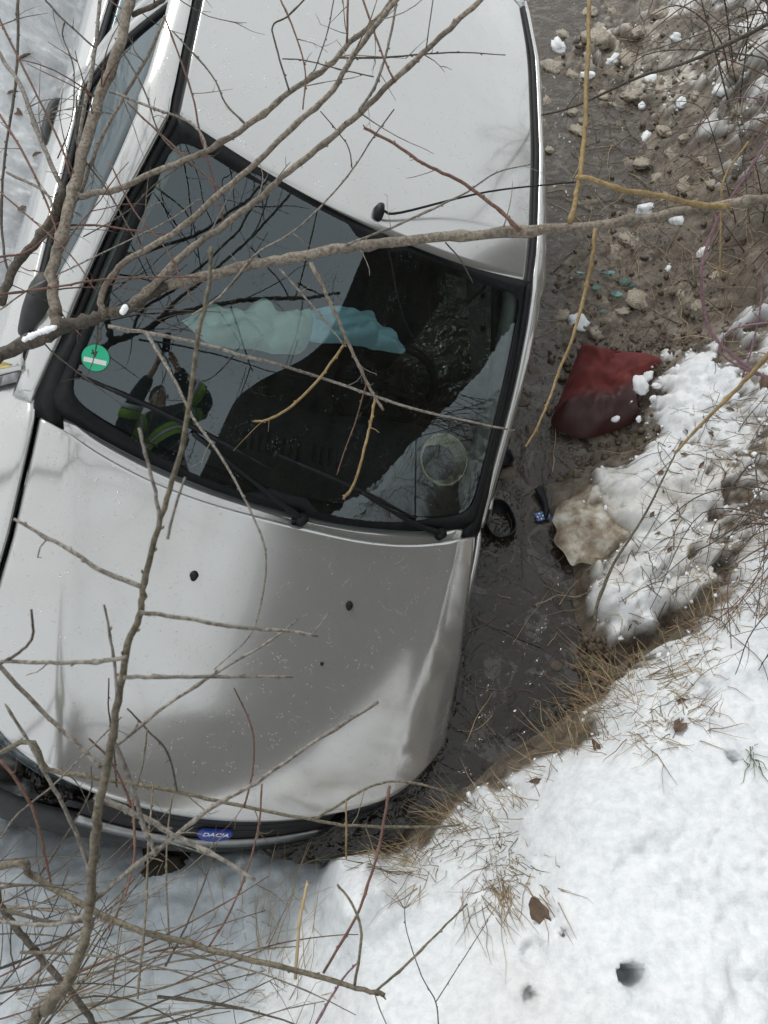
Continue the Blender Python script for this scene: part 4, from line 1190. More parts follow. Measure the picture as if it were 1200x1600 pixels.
TW = [
 ([(0,180),(41,247),(75,322),(90,367)], 1.8, 1.7, 2.8, 2.2, RD), ([(259,30),(300,146),(311,202),(326,255),(349,345)], 1.8, 1.75, 2, 2.4, RD),
 ([(270,49),(330,116),(352,161),(384,194)], 1.8, 1.68, 1.6, 2.2, DK), ([(172,142),(240,169),(296,191),(320,221),(319,245)], 1.78, 1.7, 3, 2.6, G_),
 ([(199,161),(259,217),(307,262),(345,296)], 1.78, 1.7, 2.2, 2, RD), ([(94,352),(150,352),(210,360),(259,366)], 1.72, 1.68, 2.4, 1.8, RD),
 ([(-5,402),(41,394),(75,367),(92,347)], 1.7, 1.72, 2.6, 2.2, RD), ([(-5,461),(75,450),(161,437),(240,433),(311,433)], 1.6, 1.62, 2.8, 1.8, RD),
 ([(28,-5),(28,68),(22,150),(8,240),(2,338),(8,405),(14,424)], 1.9, 1.75, 3.2, 2.6, DK), ([(-4,24),(19,71),(49,131),(94,225),(111,278)], 1.85, 1.75, 2.6, 2.2, RD),
 ([(68,-4),(94,26),(146,73)], 1.9, 1.85, 2.2, 2, DK), ([(101,34),(98,56),(112,94),(116,124),(112,188),(90,248)], 1.85, 1.8, 1.6, 1.4, DK),
 ([(0,484),(56,446),(157,397),(262,345),(311,311)], 1.65, 1.68, 1.8, 1.4, G_), ([(0,300),(60,352),(110,398),(150,455)], 1.7, 1.6, 2, 1.4, RD),
 ([(10,270),(70,300),(84,330)], 1.75, 1.72, 3.2, 2.5, G_), ([(120,150),(122,230),(170,300),(215,380),(262,450)], 1.8, 1.65, 2, 1.6, DK),
 ([(180,60),(225,140),(250,210),(300,260)], 1.82, 1.7, 2, 1.6, DK), ([(130,370),(200,330),(240,290),(310,240)], 1.7, 1.68, 1.5, 1.2, DK),
 ([(170,250),(210,330),(260,390),(300,470)], 1.7, 1.6, 1.9, 1.4, RD),
 ([(485,410),(505,450),(524,490),(542,531),(569,589),(586,621),(599,641)], 1.6, 1.62, 5, 2.6, TN), ([(542,532),(500,590),(455,635),(420,655),(398,658)], 1.62, 1.6, 3, 2.6, YL),
 ([(586,621),(580,655),(572,690),(554,754),(536,780)], 1.62, 1.6, 3, 3, YL), ([(572,602),(555,660),(540,700),(526,742)], 1.62, 1.65, 1.7, 1.1, RD),
 ([(169,510),(232,521),(319,538),(375,555),(450,574),(542,604),(640,637),(722,656),(801,673)], 1.62, 1.7, 4.5, 2.2, G_),
 ([(229,521),(270,589),(300,649),(349,720),(386,787),(409,840),(416,881),(409,937),(390,994),(334,1046)], 1.6, 1.5, 3.6, 1.4, G_),
 ([(437,420),(490,480),(539,540)], 1.6, 1.6, 2.4, 1.6, G_), ([(812,362),(782,330),(749,304),(711,279),(662,255),(617,225),(569,199)], 1.5, 1.55, 4.5, 3.2, RD),
 ([(542,382),(610,356),(677,326),(730,300),(775,270),(827,257)], 1.58, 1.6, 3.2, 1.3, G_), ([(300,492),(345,462),(400,397),(456,364),(512,311),(550,266),(584,214),(616,171)], 1.62, 1.6, 2.6, 1.5, G_),
 ([(501,174),(531,210),(545,232),(550,262)], 1.6, 1.6, 1.2, 1.4, DK), ([(696,379),(719,405),(739,442)], 1.55, 1.6, 1.8, 1.2, DK),
 ([(621,-6),(610,56),(599,98),(584,139),(561,172)], 1.6, 1.56, 2.6, 3, G_), ([(565,-6),(587,56),(599,90),(616,127)], 1.6, 1.56, 2.4, 2.2, RD),
 ([(544,-6),(542,67)], 1.6, 1.6, 2.6, 2.6, RD), ([(441,92),(475,94),(530,108),(584,120)], 1.6, 1.6, 1.4, 1.4, DK), ([(529,90),(599,90),(670,84),(726,82),(790,86)], 1.58, 1.6, 2.4, 1, DK),
 ([(479,-4),(449,26),(426,41),(434,82),(452,142)], 1.6, 1.6, 1.8, 2.2, DK), ([(437,-4),(460,49),(477,112),(473,171)], 1.62, 1.58, 2, 1.6, RD), ([(522,-4),(512,49),(492,109)], 1.6, 1.58, 1.4, 1.3, DK),
 ([(677,-4),(666,75)], 1.58, 1.56, 1.4, 1.2, DK),
]
for px, d0, d1, r0, r1, m in TW:
    Q, r = limb(px, d0, d1, r0, r1, buds=.8); part(sh, 'twig', Q, r, m, 2 if r0 > 1.9 else 0, (.03, .10), .0009)
for px, d0, d1, r0, r1, m in [
 ([(891,349),(900,310),(907,270),(912,220),(915,169),(919,75),(921,-10)], 1.44, 1.5, 6, 4.2, YL), ([(930,358),(924,412),(911,469),(892,536),(874,577),(859,622),(838,671),(821,698)], 1.46, 1.5, 4.6, 2, YL),
 ([(900,277),(922,279),(975,296),(1035,306),(1087,319),(1140,322)], 1.44, 1.42, 5, 6.5, YL), ([(1170,221),(1132,277),(1127,337),(1125,442)], 1.44, 1.5, 2.4, 2, YL)]:
    Q, r = limb(px, d0, d1, r0, r1, buds=1.2); part(sh, 'yellow_shoot', Q, r, m)
Q, r = limb([(1215,535),(1200,555),(1170,588),(1144,615),(1095,664),(1054,709)], 1.2, 1.3, 6.5, 3)
y2 = empty('willow_shoot', tuple(Q[0])); part(y2, 'stem', Q, r, YL); tag(y2, 'single yellow willow shoot reaching in from the right edge above the snow', 'twig')

# grey branch close to the camera, rising from the lower left corner
b0 = np.array([-1.1, -.55]); bz0 = terrain_h(*b0)
s2 = shrub('bare_shrub', 'blurred grey branch nearest the viewer, rising from the lower left corner over the bonnet', (b0[0], b0[1], bz0))
px = [(40,1625),(75,1574),(120,1506),(139,1431),(144,1375),(150,1292),(160,1235),(172,1180),(184,1094),(202,1006),(219,956),(225,911),(247,825),(270,750),(289,675),(307,544),(326,450),(331,385)]
Q, r = limb(px, 1.05, .74, 14, 4, [(b0[0], b0[1], bz0 - .05), (-.72, -.42, 1.2)])
part(s2, 'stem', Q, r, OL, 0, n=10)
for px, d0, d1, r0, r1, m in [
 ([(220,917),(154,889),(110,860),(67,836),(22,811)], .84, .86, 6, 3.2, G_), ([(219,957),(290,966),(370,980),(440,985),(497,993)], .85, .9, 5.2, 3.2, G_),
 ([(198,1027),(140,1035),(75,1035),(2,1033)], .87, .9, 5.2, 4, G_), ([(193,1058),(250,1058),(330,1057),(458,1057)], .88, .92, 4.8, 3.2, G_),
 ([(250,822),(245,780),(230,720),(216,668)], .82, .80, 5, 3, G_), ([(262,842),(272,799),(289,746)], .82, .80, 3.6, 2.4, G_), ([(184,1094),(180,1046),(172,994),(163,945)], .9, .86, 4, 2.4, G_),
 ([(0,1037),(30,1020),(51,994),(49,952)], .9, .88, 3.6, 2.6, DK), ([(-8,1033),(0,1041),(75,1120),(124,1165),(158,1200)], .95, .97, 5, 5, G_),
 ([(178,1166),(191,1157),(262,1101),(337,1052),(424,1000),(466,967)], .94, 1.0, 4.4, 2.4, G_), ([(172,1146),(191,1187),(210,1240),(225,1292),(244,1336)], .93, .95, 5.6, 5, G_),
 ([(150,1244),(225,1277),(270,1304),(337,1337),(398,1376)], .97, .95, 7.5, 3.8, G_), ([(144,1375),(124,1315),(97,1255),(67,1202),(41,1154),(11,1105)], 1.0, .95, 5, 3, G_),
 ([(143,1412),(180,1379),(262,1315),(330,1262),(400,1223),(482,1165),(592,1097)], 1.0, 1.05, 5.6, 3.6, G_), ([(139,1431),(75,1445),(0,1440)], 1.0, 1.05, 5, 4, G_),
 ([(139,1440),(75,1439),(11,1422)], 1.02, 1.1, 4, 4.5, DK)]:
    Q, r = limb(px, d0, d1, r0, r1, buds=1.3); part(s2, 'branch', Q, r, m, 1 if r0 > 5 else 0, (.04, .10), .0009)

# stems that cross the lower left under the bumper
s3b = np.array([-1.75, -.1]); s3z = terrain_h(*s3b)
s3 = shrub('bare_shrub', 'olive and tan stems reaching right across the bumper from the lower left edge', (s3b[0], s3b[1], s3z))
FX = [(s3b[0], s3b[1], s3z - .04)]
for px, d0, d1, r0, r1, m in [
 ([(-20,1360),(45,1367),(94,1394),(161,1431),(225,1457),(281,1469),(356,1491),(450,1514),(494,1525),(569,1547),(601,1554)], 1.45, 1.35, 8.5, 5, OL),
 ([(-10,1182),(75,1202),(142,1214),(187,1221),(262,1234),(337,1251),(412,1266),(490,1281),(550,1290),(662,1292),(719,1289)], 1.65, 1.8, 6.5, 2.4, OL)]:
    Q, r = limb(px, d0, d1, r0, r1, FX); part(s3, 'stem', Q, r, m, 5, (.06, .18), .0013)
for px, d0, d1, r0, r1, m in [
 ([(490,1281),(527,1259),(580,1229),(625,1221),(681,1232),(734,1255)], 1.72, 1.8, 3.2, 2.0, OL), ([(587,1549),(632,1510),(677,1465),(730,1412)], 1.36, 1.4, 3, 2, OL),
 ([(505,1521),(557,1431),(576,1379),(591,1330),(602,1270),(610,1227)], 1.38, 1.55, 3, 3.4, RD), ([(541,1342),(541,1251)], 1.7, 1.65, 2, 2, YL),
 ([(554,1540),(565,1461),(550,1412),(527,1382)], 1.36, 1.4, 3.4, 2.6, OL)]:
    Q, r = limb(px, d0, d1, r0, r1, buds=1); part(s3, 'branch', Q, r, m)
for px, d0, d1, r0, r1, m in [
 ([(0,1187),(22,1214),(49,1259),(67,1319),(79,1381)], 1.5, 1.5, 4.2, 2.6, RD), ([(139,1154),(169,1184),(195,1232),(204,1258)], 1.6, 1.65, 2.4, 3, RD),
 ([(366,1075),(390,1127),(397,1165),(394,1210),(382,1259)], 1.65, 1.68, 1.8, 2.2, RD), ([(199,1107),(229,1139),(262,1176),(277,1236)], 1.6, 1.65, 2, 2.4, DK),
 ([(409,1225),(405,1285),(386,1360),(356,1431),(326,1480)], 1.55, 1.4, 2.2, 2.4, RD), ([(230,1140),(224,1190),(212,1235)], 1.6, 1.65, 1.8, 1.8, OL), ([(170,1060),(170,1110),(178,1170),(182,1230)], 1.6, 1.65, 1.6, 2, DK),
 ([(270,1240),(262,1300),(260,1370),(265,1480)], 1.6, 1.4, 2, 2, OL), ([(240,1225),(232,1310),(228,1420),(215,1560)], 1.6, 1.3, 2, 2.6, OL), ([(207,1250),(210,1330),(195,1400),(170,1450)], 1.6, 1.4, 3, 2, RD),
 ([(0,1310),(30,1270),(80,1230),(120,1190),(190,1120)], 1.5, 1.6, 2.4, 1.6, G_), ([(60,1370),(100,1310),(140,1240),(142,1200)], 1.5, 1.6, 2, 1.4, DK)]:
    Q, r = limb(px, d0, d1, r0, r1, buds=1); part(s3, 'twig', Q, r, m, 1, (.04, .1), .001)
s4b = np.array([-1.45, -.62]); s4z = terrain_h(*s4b)
s4 = shrub('bare_shrub', 'dark leafless stems crossing the snow in the bottom left corner', (s4b[0], s4b[1], s4z))
Q, r = limb([(-30,1380),(0,1416),(22,1446),(49,1480),(86,1521),(139,1589),(160,1630)], 1.5, 1.45, 8, 7, [(s4b[0], s4b[1], s4z - .03), (-1.3, -.1, .55)])
part(s4, 'stem', Q, r, DK, 6, (.1, .3), .0016)
for k in range(46):
    x0 = rnd.uniform(-30, 330); y0 = rnd.uniform(1480, 1640)
    if k % 3 == 0: x0, y0 = -20, rnd.uniform(1340, 1600)
    a_ = rnd.uniform(-1.35, .30) if k % 2 else rnd.uniform(-.45, .15)
    Lp = rnd.uniform(140, 420); d_ = rnd.uniform(1.25, 1.95); bend = rnd.uniform(-.35, .35)
    px = [(x0 + Lp * t_ * math.cos(a_ + bend * t_), y0 + Lp * t_ * math.sin(a_ + bend * t_)) for t_ in np.linspace(0, 1, 6)]
    px = [(min(x, 560), max(y, 1290)) for x, y in px]
    Q, r = limb(px, d_, d_ + rnd.uniform(-.15, .2), rnd.uniform(1.6, 3.6), 1.0, n=3, buds=.9)
    Q[:, 2] = np.maximum(Q[:, 2], [terrain_h(q[0], q[1]) + .012 for q in Q])
    part(s4, 'stem', Q, r, rnd.choice([G_, DK, OL, RD, TN, DK, OL]), rnd.choice([1, 2, 3]), (.05, .15), .0009, n=5)
for px, d0, d1, r0, r1, m, lab in [
 ([(632,1420),(636,1457),(659,1525),(681,1566),(685,1605)], 1.5, 1.62, .9, 1.6, DK, None), ]:
    Q, r = limb(px, d0, d1, r0, r1, buds=0)
    wd = empty('weed_stalk', tuple(Q[-1])); tag(wd, 'thin dark forked weed stalk in front of the bottom snow bank', 'weed')
    part(wd, 'stem', Q, r, m)
    Q2, r2 = limb([(681,1566),(726,1495),(762,1439)], 1.6, 1.55, 1.2, .8, buds=0); part(wd, 'stem', Q2, r2, m)
    hd = MB()
    for k in range(9):
        a_ = rnd.uniform(-2.6, -.5); e = atd(632 + 45 * math.cos(a_), 1420 + 45 * math.sin(a_), 1.5)
        hd.tube([Q[0] - Q[-1], e - Q[-1]], [.0007, .0004], 4)
    hd.build('seed_head', ST, wd)['kind'] = 'stuff'
Q, r = limb([(494,1600),(531,1536),(557,1506)], 1.4, 1.4, 2.8, 2, buds=.3)
pu = empty('bramble', tuple(Q[0])); part(pu, 'cane', Q, r, PU); tag(pu, 'short purple bramble stem at the bottom edge over the snow', 'bramble')
Q, r = limb([(462,1530),(467,1450),(474,1410),(481,1379)], 1.5, 1.55, 4, 3.4, buds=0)
rs = empty('reed_stalk', tuple(Q[0])); part(rs, 'stem', Q, r, ST); tag(rs, 'broken pale straw reed stalk standing by the lower snow lump', 'reed')
# leaning stems over the right bank
for lab, base, stems in [
  ('purple bramble cane arching over the mud at the right edge', (1225, 600), [([(1205,212),(1159,285),(1125,337),(1099,405),(1097,457),(1110,517),(1144,555),(1181,581),(1225,600)], 1.7, 2.1, 3.2, 3.8, PU),
      ([(1205,503),(1150,512),(1130,530),(1125,550),(1150,570),(1185,586)], 2.0, 2.1, 2, 2.4, PU), ([(1192,420),(1188,480),(1176,540),(1160,590)], 2.0, 2.1, 1.8, 2, PU)])]:
    Q, r = limb(*[[(x, y) for x, y in stems[0][0]]] + list(stems[0][1:5]), buds=.4)
    o = empty('bramble', tuple(Q[-1])); tag(o, lab, 'bramble'); part(o, 'cane', Q, r, PU)
    for st_ in stems[1:]:
        Q, r = limb(*st_[:5], buds=.4); part(o, 'cane', Q, r, PU)

def thicket(label, base_px, z, n, tgt, ht, mats, rr, seed, sprigs=2):
    """a many-stemmed bush: stems rise from one foot and arch towards a pixel region"""
    rs_ = random.Random(seed)
    c = at(*base_px, z); c[2] = terrain_h(c[0], c[1])
    o = empty('leafless_bush', tuple(c)); tag(o, label, 'bush')
    for k in range(n):
        f = c + np.array([rs_.gauss(0, .09), rs_.gauss(0, .09), 0]); f[2] = terrain_h(f[0], f[1]) - .02
        tx, ty = rs_.uniform(tgt[0], tgt[2]), rs_.uniform(tgt[1], tgt[3])
        e = at(tx, ty, z + rs_.uniform(*ht))
        m1 = f + (e - f) * .4 + np.array([rs_.gauss(0, .06), rs_.gauss(0, .06), rs_.uniform(.08, .3)])
        m2 = f + (e - f) * .75 + np.array([rs_.gauss(0, .06), rs_.gauss(0, .06), rs_.uniform(.08, .28)])
        Q = crom([f, m1, m2, e], 6)
        r = np.linspace(rr, rr * .35, len(Q)) * rs_.uniform(.7, 1.3)
        part(o, 'stem', Q, r, rs_.choice(mats), sprigs, (.06, .22), rr * .35, n=5)
    return o
thicket('tall dark leafless bush in the top right corner over the muddy stream', (1230, 60), .5, 26, (930, -40, 1210, 230), (.1, .6), [DK, RD, DK, G_], .0034, 3, 3)
thicket('reddish leafless bush at the right edge above the brown mud', (1235, 330), .4, 24, (1000, 120, 1200, 520), (.1, .6), [RD, PU, DK, RD, OL], .0028, 5, 2)
thicket('fine dark wiry bush spreading over the right snow slope', (1250, 780), .5, 24, (1010, 820, 1200, 1060), (.05, .25), [DK, DK, RD], .0026, 6, 2)
Q, r = limb([(927,985),(935,940),(960,880),(985,840),(1010,800),(1040,740),(1065,690)], 2.45, 2.1, 4, 1.6)
Q[:, 2] = np.maximum(Q[:, 2], [terrain_h(q[0], q[1]) + .01 for q in Q])
o = empty('leaning_stem', tuple(Q[0])); part(o, 'stem', Q, r, OL, 5, (.05, .15), .001); tag(o, 'single brown stem leaning across the dirty snow above the ice slab', 'twig')
Q, r = limb([(835,182),(900,165),(1000,120),(1080,95),(1150,62),(1215,30)], 2.9, 2.4, 2.2, 5); 
o = empty('fallen_branch', tuple(Q[-1])); part(o, 'stem', Q, r, DK, 10, (.08, .25), .0016); tag(o, 'long dark fallen branch lying over the stream at the top right', 'branch')

# ---------------------------------------------------------------- things lying about
def ico(n=2, seed=0, rough=.25, sq=(1, 1, .7), freq=1.6):
    import bmesh
    bm = bmesh.new(); bmesh.ops.create_icosphere(bm, subdivisions=n, radius=1)
    V = np.array([v.co[:] for v in bm.verts]); Fc = [[v.index for v in f.verts] for f in bm.faces]; bm.free()
    k = 1 + rough * (fbm(V[:, 0] * freq + V[:, 2] * 1.3 * freq + seed * 7, V[:, 1] * freq - V[:, 2] * freq + seed * 3, 1, 3, .6, seed) * 1.6) 
    return V * k[:, None] * np.array(sq), Fc
def lump_mesh(name, seed, n=2, rough=.28, sq=(1, 1, .65), freq=1.6):
    V, Fc = ico(n, seed, rough, sq, freq)
    return MB().add(V, Fc).mesh(name)
ICE_M = [lump_mesh('ice_lump_shape', k, 3, .36, (1.15, .75 + .15 * (k % 3), .45), 3.2) for k in range(6)]
for m_ in ICE_M: m_.materials.append(MT['ice'])
SNOW_M = [lump_mesh('snow_lump_shape', 20 + k, 3, .30, (1.1, .85, .62), 1.7) for k in range(5)]
for m_ in SNOW_M: m_.materials.append(MT['snow'])
STONE_M = [lump_mesh('stone_shape', 40 + k, 3, .30, (1, .75, .45), 2.0) for k in range(4)]
for m_ in STONE_M: m_.materials.append(MT['stone'])
def drop(name, me, p, size, label, cat, group=None, rot=None):
    o = bpy.data.objects.new(name, me); COL.objects.link(o)
    o.location = tuple(p); o.scale = (size,) * 3 if np.isscalar(size) else size
    o.rotation_euler = rot or (rnd.uniform(-.3, .3), rnd.uniform(-.3, .3), rnd.uniform(0, 6.28))
    tag(o, label, cat, group)
    return o
# dirty ice lumps in the stream, top right (pixel, radius in pixels)
LUMPS = [(862,105,24),(872,75,14),(905,205,18),(912,190,13),(898,120,16),(918,118,14),(855,160,12),(880,55,14),(935,60,22),(958,95,16),(945,150,14),(985,95,18),(1000,50,15),(1015,130,18),
 (1018,128,12),(1030,125,10),(985,150,14),(1005,165,10),(960,165,10),(895,175,12),(1040,205,16),(1010,215,12),(1050,240,12),(1000,255,14),(1075,215,15),(1065,160,14),(1090,150,12),(1100,250,14),
 (1030,280,14),(1010,330,18),(1040,310,12),(980,375,16),(960,390,12),(1060,345,14),(1075,290,16),(1000,470,24),(970,488,14),(905,505,18),(880,492,12),(1065,460,12),(935,520,14),(1100,395,14),(1115,290,13),
 (860,235,10),(850,190,9),(1130,140,16),(1150,110,18),(1160,170,14),(1120,60,14),(1060,60,14),(920,20,16),(960,20,14),(1035,20,14),(1045,420,11),(1120,430,12),(1090,480,12)]
for k, (x, y, rp) in enumerate(LUMPS):
    p = on_ground(x, y); d_ = (EYE - p) @ M[:, 2]
    sz = rp * d_ / F * rnd.uniform(.75, 1.0)
    w_ = k % 4 == 1
    drop('snow_lump' if w_ else 'ice_lump', (SNOW_M if w_ else ICE_M)[k % (5 if w_ else 6)], p + np.array([0, 0, sz * -.02]), sz,
         'lump of clean white snow on the muddy stream bed at the top right' if w_ else 'lump of dirty brown ice in the muddy stream at the top right', 'snow' if w_ else 'ice', 'white snow lumps in the muddy stream' if w_ else 'dirty ice lumps in the muddy stream')
for x, y, rp, lab in [(833,680,19,'pale brown stone in the dark water below the yellow twig tip'),(792,742,17,'round tan stone in the water beside the car pillar'),(832,577,15,'flat grey brown stone between the car and the red cushion'),
                      (815,625,13,'small wet stone against the car side above the tan stones'),(1118,566,8,'small round ochre pebble on the snow under the purple bramble'),(868,1040,12,'reddish brown stone in the water under the snow slope'),(905,1015,15,'brown clod at the water edge under the snow slope')]:
    p = on_ground(x, y); d_ = (EYE - p) @ M[:, 2]; sz = rp * d_ / F
    drop('stone', rnd.choice(STONE_M), p - np.array([0, 0, sz * .12]), sz * 1.1, lab, 'stone')
# crumbs of snow and clods, too many to count
def crumbs(name, mat, boxes, n, smin, smax, label, seed, cov=None):
    rg = np.random.default_rng(seed); b = MB(); V0, F0 = ico(1, seed, .3, (1, 1, .75))
    got = 0; tries = 0
    while got < n and tries < n * 12:
        tries += 1
        x0, y0, x1, y1 = boxes[rg.integers(len(boxes))]
        p = at(rg.uniform(x0, x1), rg.uniform(y0, y1), .15)[:2]
        i = min(np.searchsorted(gx, p[0]), len(gx) - 1); j = min(np.searchsorted(gy, p[1]), len(gy) - 1)
        if cov and not cov(GS[i, j], GH[i, j]): continue
        s_ = smin * (smax / smin) ** (rg.random() ** 1.6); a_ = rg.uniform(0, 6.28)
        Rz = np.array([[math.cos(a_), -math.sin(a_), 0], [math.sin(a_), math.cos(a_), 0], [0, 0, 1]])
        b.add((V0 * (s_ * rg.uniform(.6, 1.2, 3))) @ Rz.T + np.array([p[0], p[1], GH[i, j] + s_ * .25]), F0); got += 1
    o = b.build(name, mat); tag(o, label, 'debris', kind='stuff'); return o
crumbs('snow_crumbs', MT['snow'], [(850,0,1200,520),(900,540,1200,1000),(620,1000,1150,1400)], 520, .0025, .013, 'small crumbs of snow scattered along the banks', 5, lambda c, h: h > -.01 and .03 < c < .9)
crumbs('mud_clods', simple('wet_mud_clods', (.085, .062, .042), .55, .5, 60, .5), [(840,0,1200,540),(840,500,1100,720),(860,980,960,1100)], 1800, .004, .022, 'small clods of wet brown mud along the stream', 6, lambda c, h: -.03 < h and c < .5)

# the flat slab of dirty ice at the water's edge
O = np.array([at(x, y, .06)[:2] for x, y in [(863,812),(872,790),(893,778),(905,762),(938,757),(962,768),(990,764),(1003,800),(985,822),(990,850),(958,866),(938,884),(908,880),(893,884),(880,862),(866,846),(870,828)]])
slab = pillow(O, .065, .045, 'ice_slab', MT['ice'], None, wr=.020, seed=33, tilt=(.10, -.02))
tag(slab, 'large flat slab of dirty melting ice at the water edge below the snow slope', 'ice')

# red cushion half sunk in the stream
RO = [(908,540),(930,548),(965,551),(1000,555),(1032,566),(1018,580),(1005,600),(998,625),(1000,645),(985,655),(955,664),(925,671),(895,666),(868,652),(866,640),(878,612),(893,575)]
O = np.array([at(x, y, .10)[:2] for x, y in RO])
cc = O.mean(0)
cu = pillow(O - cc, .07, .085, 'cushion', MT['red'], None, wr=.024, seed=12, tilt=(.10, .16))
cu.location = (cc[0], cc[1], .0)
me = cu.data
for (xa, ya), (xb, yb), amp, wd in (((912,545),(955,598),.016,.014),((960,552),(940,600),-.010,.02),((872,632),(965,630),.014,.010),((985,570),(960,640),.012,.016),((900,580),(940,650),-.010,.014)):
    A_, B_ = at(xa, ya, .12)[:2] - cc, at(xb, yb, .12)[:2] - cc
    for v in me.vertices:
        if v.co.z < .05: continue
        p_ = np.array(v.co[:2]); t_ = np.clip(((p_ - A_) @ (B_ - A_)) / ((B_ - A_) @ (B_ - A_)), 0, 1)
        v.co.z += amp * math.exp(-(np.linalg.norm(p_ - A_ - t_ * (B_ - A_)) / wd) ** 2)
wet_a = me.attributes.new('wet', 'FLOAT', 'POINT')
co = np.array([v.co[:] for v in me.vertices])
q0, q1 = at(880, 628, .1)[:2] - cc, at(1000, 605, .1)[:2] - cc
dirn = q1 - q0; nn_ = np.array([dirn[1], -dirn[0]]) / np.linalg.norm(dirn)
wv = sstep(-.030, .050, (co[:, :2] - q0) @ nn_ + .008 * fbm(co[:, 0], co[:, 1], .03, 2, .5, 4))
wet_a.data.foreach_set('value', wv.astype(np.float32))
tag(cu, 'red cloth cushion lying half soaked in the muddy stream', 'cushion')
sm = MB(); sm.tube([(*(O[i] - cc), .07 + .10 * (O[i] - cc)[0] + .16 * (O[i] - cc)[1]) for i in list(range(0, 6))], .0035, 6)
sm.build('seam', MT['red'], cu)
for x, y, rp in [(1000,602,17),(1012,588,11),(1026,603,8),(985,612,9),(974,622,8),(946,640,7),(983,640,5),(998,655,6),(962,655,7),(955,641,5),(1018,573,3),(985,628,4),(1020,622,6)]:
    p = at(x, y, .13 if y < 630 else .10); sz = rp * 2.5 / F
    drop('snow_lump', SNOW_M[rp % 5], p, sz, 'white lump of snow lying on the red cushion', 'snow', 'snow lumps on the red cushion')

# black mirror housing, small black cup, blue wrapper in the water
mh = empty('mirror_housing', tuple(at(780, 812, .02))); tag(mh, 'black oval mirror housing lying open in the dark water beside the bonnet corner', 'mirror')
th = np.linspace(0, 2 * math.pi, 33)[:-1]
mh.rotation_euler = (0.12, -.1, math.radians(20))
def shell(prof, a_, b_):
    return np.array([[(a_ * r_ * math.copysign(abs(math.cos(t_)) ** .75, math.cos(t_)), b_ * r_ * math.copysign(abs(math.sin(t_)) ** .75, math.sin(t_)), h) for r_, h in prof] for t_ in th])
MB().grid(shell([(.3, -.05), (.85, -.035), (1.0, .0), (1.0, .022), (.95, .026), (.90, .020), (.86, -.012), (.3, -.03), (.02, -.03)], .056, .078), closed_u=True).build('shell', MT['black'], mh)
MB().tube([(.0535 * math.copysign(abs(math.cos(t_)) ** .75, math.cos(t_)), .0745 * math.copysign(abs(math.sin(t_)) ** .75, math.sin(t_)), .026) for t_ in np.linspace(0, 2 * math.pi, 40)], .0022, 5).build('rim', MT['plastic'], mh)
cp = empty('plastic_cup', tuple(at(788, 716, .015))); tag(cp, 'small round black plastic piece floating beside the car pillar', 'debris'); cp.rotation_euler = (.2, .25, .4)
MB().grid(shell([(.5, -.02), (.95, -.01), (1, .012), (.93, .014), (.85, -.004), (.02, -.008)], .034, .034), closed_u=True).build('shell', MT['black'], cp)
wr = empty('blister_pack', tuple(at(848, 806, .02))); tag(wr, 'small blue blister pack floating at the edge of the ice slab', 'package'); wr.rotation_euler = (.1, .15, math.radians(18))
bm_ = MB().box((-.028, -.017, -.002), (.028, .017, .002)); bm_.build('backing', MT['blue'], wr, False)
for i in range(5):
    for j in range(3):
        V, Fc = ico(1, 1, .05, (.0042, .004, .003)); MB().add(V + np.array([-.022 + i * .011, -.011 + j * .011, .002]), Fc).build('blister', MT['white'] if (i + j) % 2 else MT['chrome'], wr)
rag = pillow(np.array([at(x, y, .02)[:2] for x, y in [(835,765),(846,758),(853,772),(858,800),(852,812),(846,790)]]), .02, .01, 'plastic_wrapper', MT['black'], None, wr=.006, seed=5)
tag(rag, 'crumpled dark wrapper in the water above the blue blister pack', 'debris')

# broken teal window glass on the mud
for k, (x, y, w_, h_) in enumerate([(948,432,36,12),(975,445,30,14),(985,452,26,9),(905,432,22,7),(962,465,30,20),(940,492,16,8),(890,440,12,6),(930,455,22,12),(990,462,14,8)]):
    c = on_ground(x, y, .022); n_ = 6
    b = MB(); V = []
    for hgt in (0, .004):
        for i in range(n_):
            a_ = 2 * math.pi * i / n_ + .3; rr_ = rnd.Random if False else (.7 + .5 * hash2(np.array([i + 7 * k]), np.array([3]), 2)[0])
            V.append((w_ / 2 * rr_ * math.cos(a_) * 2.5 / F, h_ / 2 * rr_ * math.sin(a_) * 2.7 / F, hgt))
    Fc = [tuple(range(n_))[::-1], tuple(range(n_, 2 * n_))] + [(i, (i + 1) % n_, n_ + (i + 1) % n_, n_ + i) for i in range(n_)]
    o = b.add(V, Fc).build('glass_shard', MT['shard'], None, False)
    o.location = tuple(c); o.rotation_euler = (rnd.uniform(-.2, .2), rnd.uniform(-.2, .2), rnd.uniform(-.5, .1))
    tag(o, 'flat shard of teal broken glass on the mud above the red cushion', 'glass', 'teal glass shards on the mud')

# dead leaves
def leaf(x, y, L, W, ang, label, mat, tilt=.25, group=None, lift=.012):
    c = on_ground(x, y, lift); P = []
    sc_ = (EYE - c) @ M[:, 2] / F
    for i in range(9):
        t_ = i / 8; w = W * math.sin(math.pi * min(1, t_ * .98 + .02)) ** .8 * (1 - .35 * t_)
        P.append([((t_ - .5) * L * sc_, w * q * sc_ * .5 * (1 + .12 * math.sin(i * 2.1)), (.10 * L * abs(q) + .10 * L * math.sin(t_ * 3) * (1 if tilt > 0 else -1)) * sc_) for q in (-1, -.5, 0, .5, 1)])
    o = solid(MB().grid(np.array(P)).build('dead_leaf', mat), .0006, 0)
    MB().tube([(-.75 * L * sc_, 0, 0), (0, 0, .06 * L * sc_), (.5 * L * sc_, 0, .01)], .0009, 4).build('leaf_rib', mat, o)
    o.location = tuple(c); o.rotation_euler = (tilt, rnd.uniform(-.25, .25), ang)
    tag(o, label, 'leaf', group); return o
